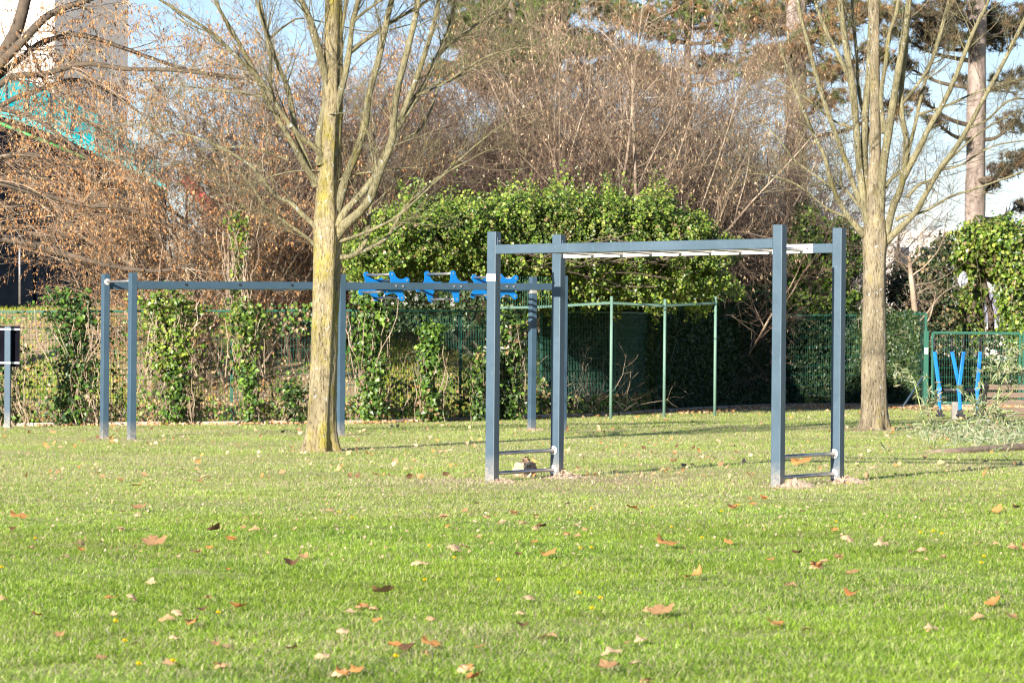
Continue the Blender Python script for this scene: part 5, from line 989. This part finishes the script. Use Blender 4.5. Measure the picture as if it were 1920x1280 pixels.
# white bag caught in the ivy
mb = MB(); r = np.random.default_rng(131); cbg = P(1803, 524, 81); k = 14; a = np.linspace(0, 2 * PI, k, endpoint=False); t = np.linspace(0, 1, 8); AA, TT = np.meshgrid(a, t); rad = .10 * np.sin(np.clip(TT * 2.6 + .3, 0, PI)) * (1 + .25 * r.normal(size=AA.shape)); v = np.stack((cbg[0] + rad * np.cos(AA) + .05 * TT, cbg[1] + rad * np.sin(AA), cbg[2] - .16 + .34 * TT), -1)
i = np.arange(7)[:, None] * k; j = np.arange(k)[None]; mb.add(v.reshape(-1, 3), f4=np.stack((i + j, i + (j + 1) % k, i + k + (j + 1) % k, i + k + j), -1).reshape(-1, 4), col=(.8, .8, .84)); tag(mb.build('plastic_bag', 'plastic'), 'crumpled white plastic bag caught in the ivy clad tree', 'plastic bag')

# ------------------------------------------------------------------ buildings behind
def wallbox(mb, a, b, z0, z1, th, mi=0):
    a = np.array([a[0], a[1], (z0 + z1) / 2]); b = np.array([b[0], b[1], (z0 + z1) / 2]); t = norm(b - a); bar(mb, a, b, th, z1 - z0, np.array([-t[1], t[0], 0]), .004, mi)
cX, cY = P(100, 300, 118)[0], 118.; lX = P(-330, 300, 118)[0]; rX = P(238, 300, 121)[0]
wb = thing('white_building', (cX, cY, 2.1), 'tall cream white building rising behind the catkins at the upper left', 'building')
mb = MB(); v = np.array([[lX, cY, 2], [cX, cY, 2], [rX, 121, 2], [lX, 126, 2]]); v2 = v + [0, 0, 18.]; mb.add(np.vstack((v, v2)), f4=[[0, 1, 5, 4], [1, 2, 6, 5], [2, 3, 7, 6], [3, 0, 4, 7], [4, 5, 6, 7]]); mb.build('wall', 'render', wb)
mb = MB(); bar(mb, [lX, cY - .1, 20.1], [cX + .1, cY - .1, 20.1], .4, .3, [0, 1, 0], .02); mb.build('parapet', 'render', wb)
for u in (-200, -60):
    p = P(u, 120, cY); mb = MB(); bar(mb, [p[0], cY - .01, 6.5], [p[0], cY - .01, 7.9], 1.1, .06, [1, 0, 0], .01); f = mb.build('window', 'white_plate', wb); mb = MB(); bar(mb, [p[0], cY - .05, 6.6], [p[0], cY - .05, 7.8], .95, .02, [1, 0, 0], .004); mb.build('pane', 'glass', f)
sb = thing('sports_hall', (P(0, 500, 108)[0], 108, 2.1), 'dark open sided hall with a sloping teal roof behind the hazel at the left', 'building')
upx = [(-200, 110), (0, 142), (60, 156), (130, 190), (200, 225), (250, 268), (320, 320)]; dpx = [(-200, 175), (0, 205), (60, 225), (120, 246), (190, 282), (240, 305), (310, 345)]
U3 = np.array([P(u, v, 103.6) for u, v in upx]); D3 = np.array([P(u, v, 102) for u, v in dpx]); n = len(U3); th = np.array([0, 0, -.18]); mb = MB()
vv = np.vstack((U3, D3, U3 + th, D3 + th)); i = np.arange(n - 1); mb.add(vv, f4=np.vstack((np.stack((i + n, i + n + 1, i + 1, i), 1), np.stack((i + 2 * n, i + 2 * n + 1, i + 3 * n + 1, i + 3 * n), 1), np.stack((i + 3 * n, i + 3 * n + 1, i + n + 1, i + n), 1), [[0, 2 * n, 3 * n, n], [n - 1, 2 * n - 1, 4 * n - 1, 3 * n - 1]])))
mb.build('roof', 'teal', sb)
for k in range(9):
    t_ = .08 + k * .11; a = np.array([np.interp(t_ * (n - 1), np.arange(n), U3[:, j]) for j in range(3)]); b = np.array([np.interp(t_ * (n - 1), np.arange(n), D3[:, j]) for j in range(3)]); mb = MB(); cyl(mb, a + [0, 0, .05], b + [0, 0, .05], .05, 6); mb.build('roof_seam', 'teal', sb)
mb = MB(); cyl(mb, P(-40, 215, 101), P(175, 302, 101), .045, 8); mb.build('gutter_pipe', 'greenrail', sb, True)
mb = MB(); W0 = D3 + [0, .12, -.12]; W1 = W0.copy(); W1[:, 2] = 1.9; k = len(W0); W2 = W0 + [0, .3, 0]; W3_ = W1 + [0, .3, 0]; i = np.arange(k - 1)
mb.add(np.vstack((W1, W0, W2, W3_)), f4=np.vstack((np.stack((i, i + 1, i + k + 1, i + k), 1), np.stack((i + k, i + k + 1, i + 2 * k + 1, i + 2 * k), 1), np.stack((i + 3 * k + 1, i + 3 * k, i + 2 * k, i + 2 * k + 1), 1), [[k - 1, 4 * k - 1, 3 * k - 1, 2 * k - 1]]))); mb.build('wall', 'shade_wall', sb)  # dark sheet under the roof, painted shade in place of an open interior
mb = MB(); cyl(mb, P(37, 570, 101.5), P(37, 440, 101.5), .035, 8); tag(mb.build('pillar', 'steel', sb, True))
rd = thing('red_slide', (P(375, 400, 104)[0], 104, 2.1), 'sloping red sheet glimpsed through the catkin shrubs', 'slide'); mb = MB(); bar(mb, P(345, 335, 104), P(405, 400, 104), .5, .32, [0, 1, 0], .02); mb.build('chute', 'red', rd)
mb = MB(); cyl(mb, P(350, 340, 104), P(350, 585, 104), .04, 8); mb.build('leg', 'steel', rd)
lb = thing('lilac_building', (P(510, 450, 112)[0], 112, 2.1), 'low lilac blue clad building glimpsed left of the lichened trunk', 'building'); mb = MB(); wallbox(mb, (P(395, 450, 112)[0], 112), (P(640, 450, 112)[0], 112), 2.0, P(500, 375, 112)[2], .3); mb.build('wall', 'lilac', lb)
mb = MB(); bar(mb, P(420, 374, 111.7), P(645, 372, 111.7), .9, .12, [0, 1, 0], .02); mb.build('roof', 'roofgrey', lb)
mb = MB(); p0 = P(488, 550, 84); p1 = P(650, 550, 84); 
fb = thing('wooden_fence', (p0[0], 84, 2.1), 'red brown board fence on the bank behind the lichened trunk', 'fence')
for x in np.arange(p0[0], p1[0], .16):
    mb = MB(); bar(mb, [x, 84, 1.9], [x, 84, P(550, 538, 84)[2] + .02 * math.sin(x * 9)], .148, .025, [1, 0, 0], .003); mb.build('board', 'redwood', fb)
fw_ = thing('far_block', (P(1660, 460, 170)[0], 170, 1.0), 'pale pinkish white building far behind the right hand bare tree', 'building'); mb = MB(); x0 = P(1560, 500, 170)[0]; x1 = P(1782, 500, 170)[0]; v = np.array([[x0, 170, 0], [x1, 170, 0], [x1, 182, 0], [x0, 182, 0]], float); zt2 = P(1700, 432, 170)[2]; mb.add(np.vstack((v, v + [0, 0, zt2])), f4=[[0, 1, 5, 4], [1, 2, 6, 5], [2, 3, 7, 6], [3, 0, 4, 7], [4, 5, 6, 7]]); mb.build('wall', 'render', fw_)
for u in (1590, 1640, 1690, 1740):
    p = P(u, 480, 170); mb = MB(); bar(mb, [p[0], 169.99, p[2] - .6], [p[0], 169.99, p[2] + .5], .8, .06, [1, 0, 0], .01); f = mb.build('window', 'white_plate', fw_); mb = MB(); bar(mb, [p[0], 169.95, p[2] - .5], [p[0], 169.95, p[2] + .4], .68, .02, [1, 0, 0], .004); mb.build('pane', 'glass', f)
gh = thing('grey_house', (P(1880, 600, 120)[0], 120, 1), 'grey roofed house behind the ivy clad tree at the right edge', 'house')
a = P(1835, 606, 116); b = P(1990, 606, 116); zt3 = P(1880, 548, 120)[2]; mb = MB(); mb.add([[a[0], 116, a[2]], [b[0], 116, a[2]], [b[0], 120, zt3], [a[0], 120, zt3], [a[0], 124, a[2]], [b[0], 124, a[2]], [a[0], 116, a[2] - .1], [b[0], 116, a[2] - .1]], f4=[[0, 1, 2, 3], [3, 2, 5, 4], [6, 7, 1, 0]]); mb.build('roof', 'roofgrey', gh)
mb = MB(); bar(mb, [a[0], 115.95, a[2] - .12], [b[0], 115.95, a[2] - .12], .12, .12, [0, 1, 0], .01); mb.build('gutter', 'render', gh)
mb = MB(); v = np.array([[a[0] + .3, 116.3, 0], [b[0] - .3, 116.3, 0], [b[0] - .3, 123.7, 0], [a[0] + .3, 123.7, 0]], float); mb.add(np.vstack((v, v + [0, 0, a[2] - .1])), f4=[[0, 1, 5, 4], [1, 2, 6, 5], [2, 3, 7, 6], [3, 0, 4, 7]]); mb.build('wall', 'render', gh)

for o in bpy.data.objects:
    if '_w' in o: del o['_w']
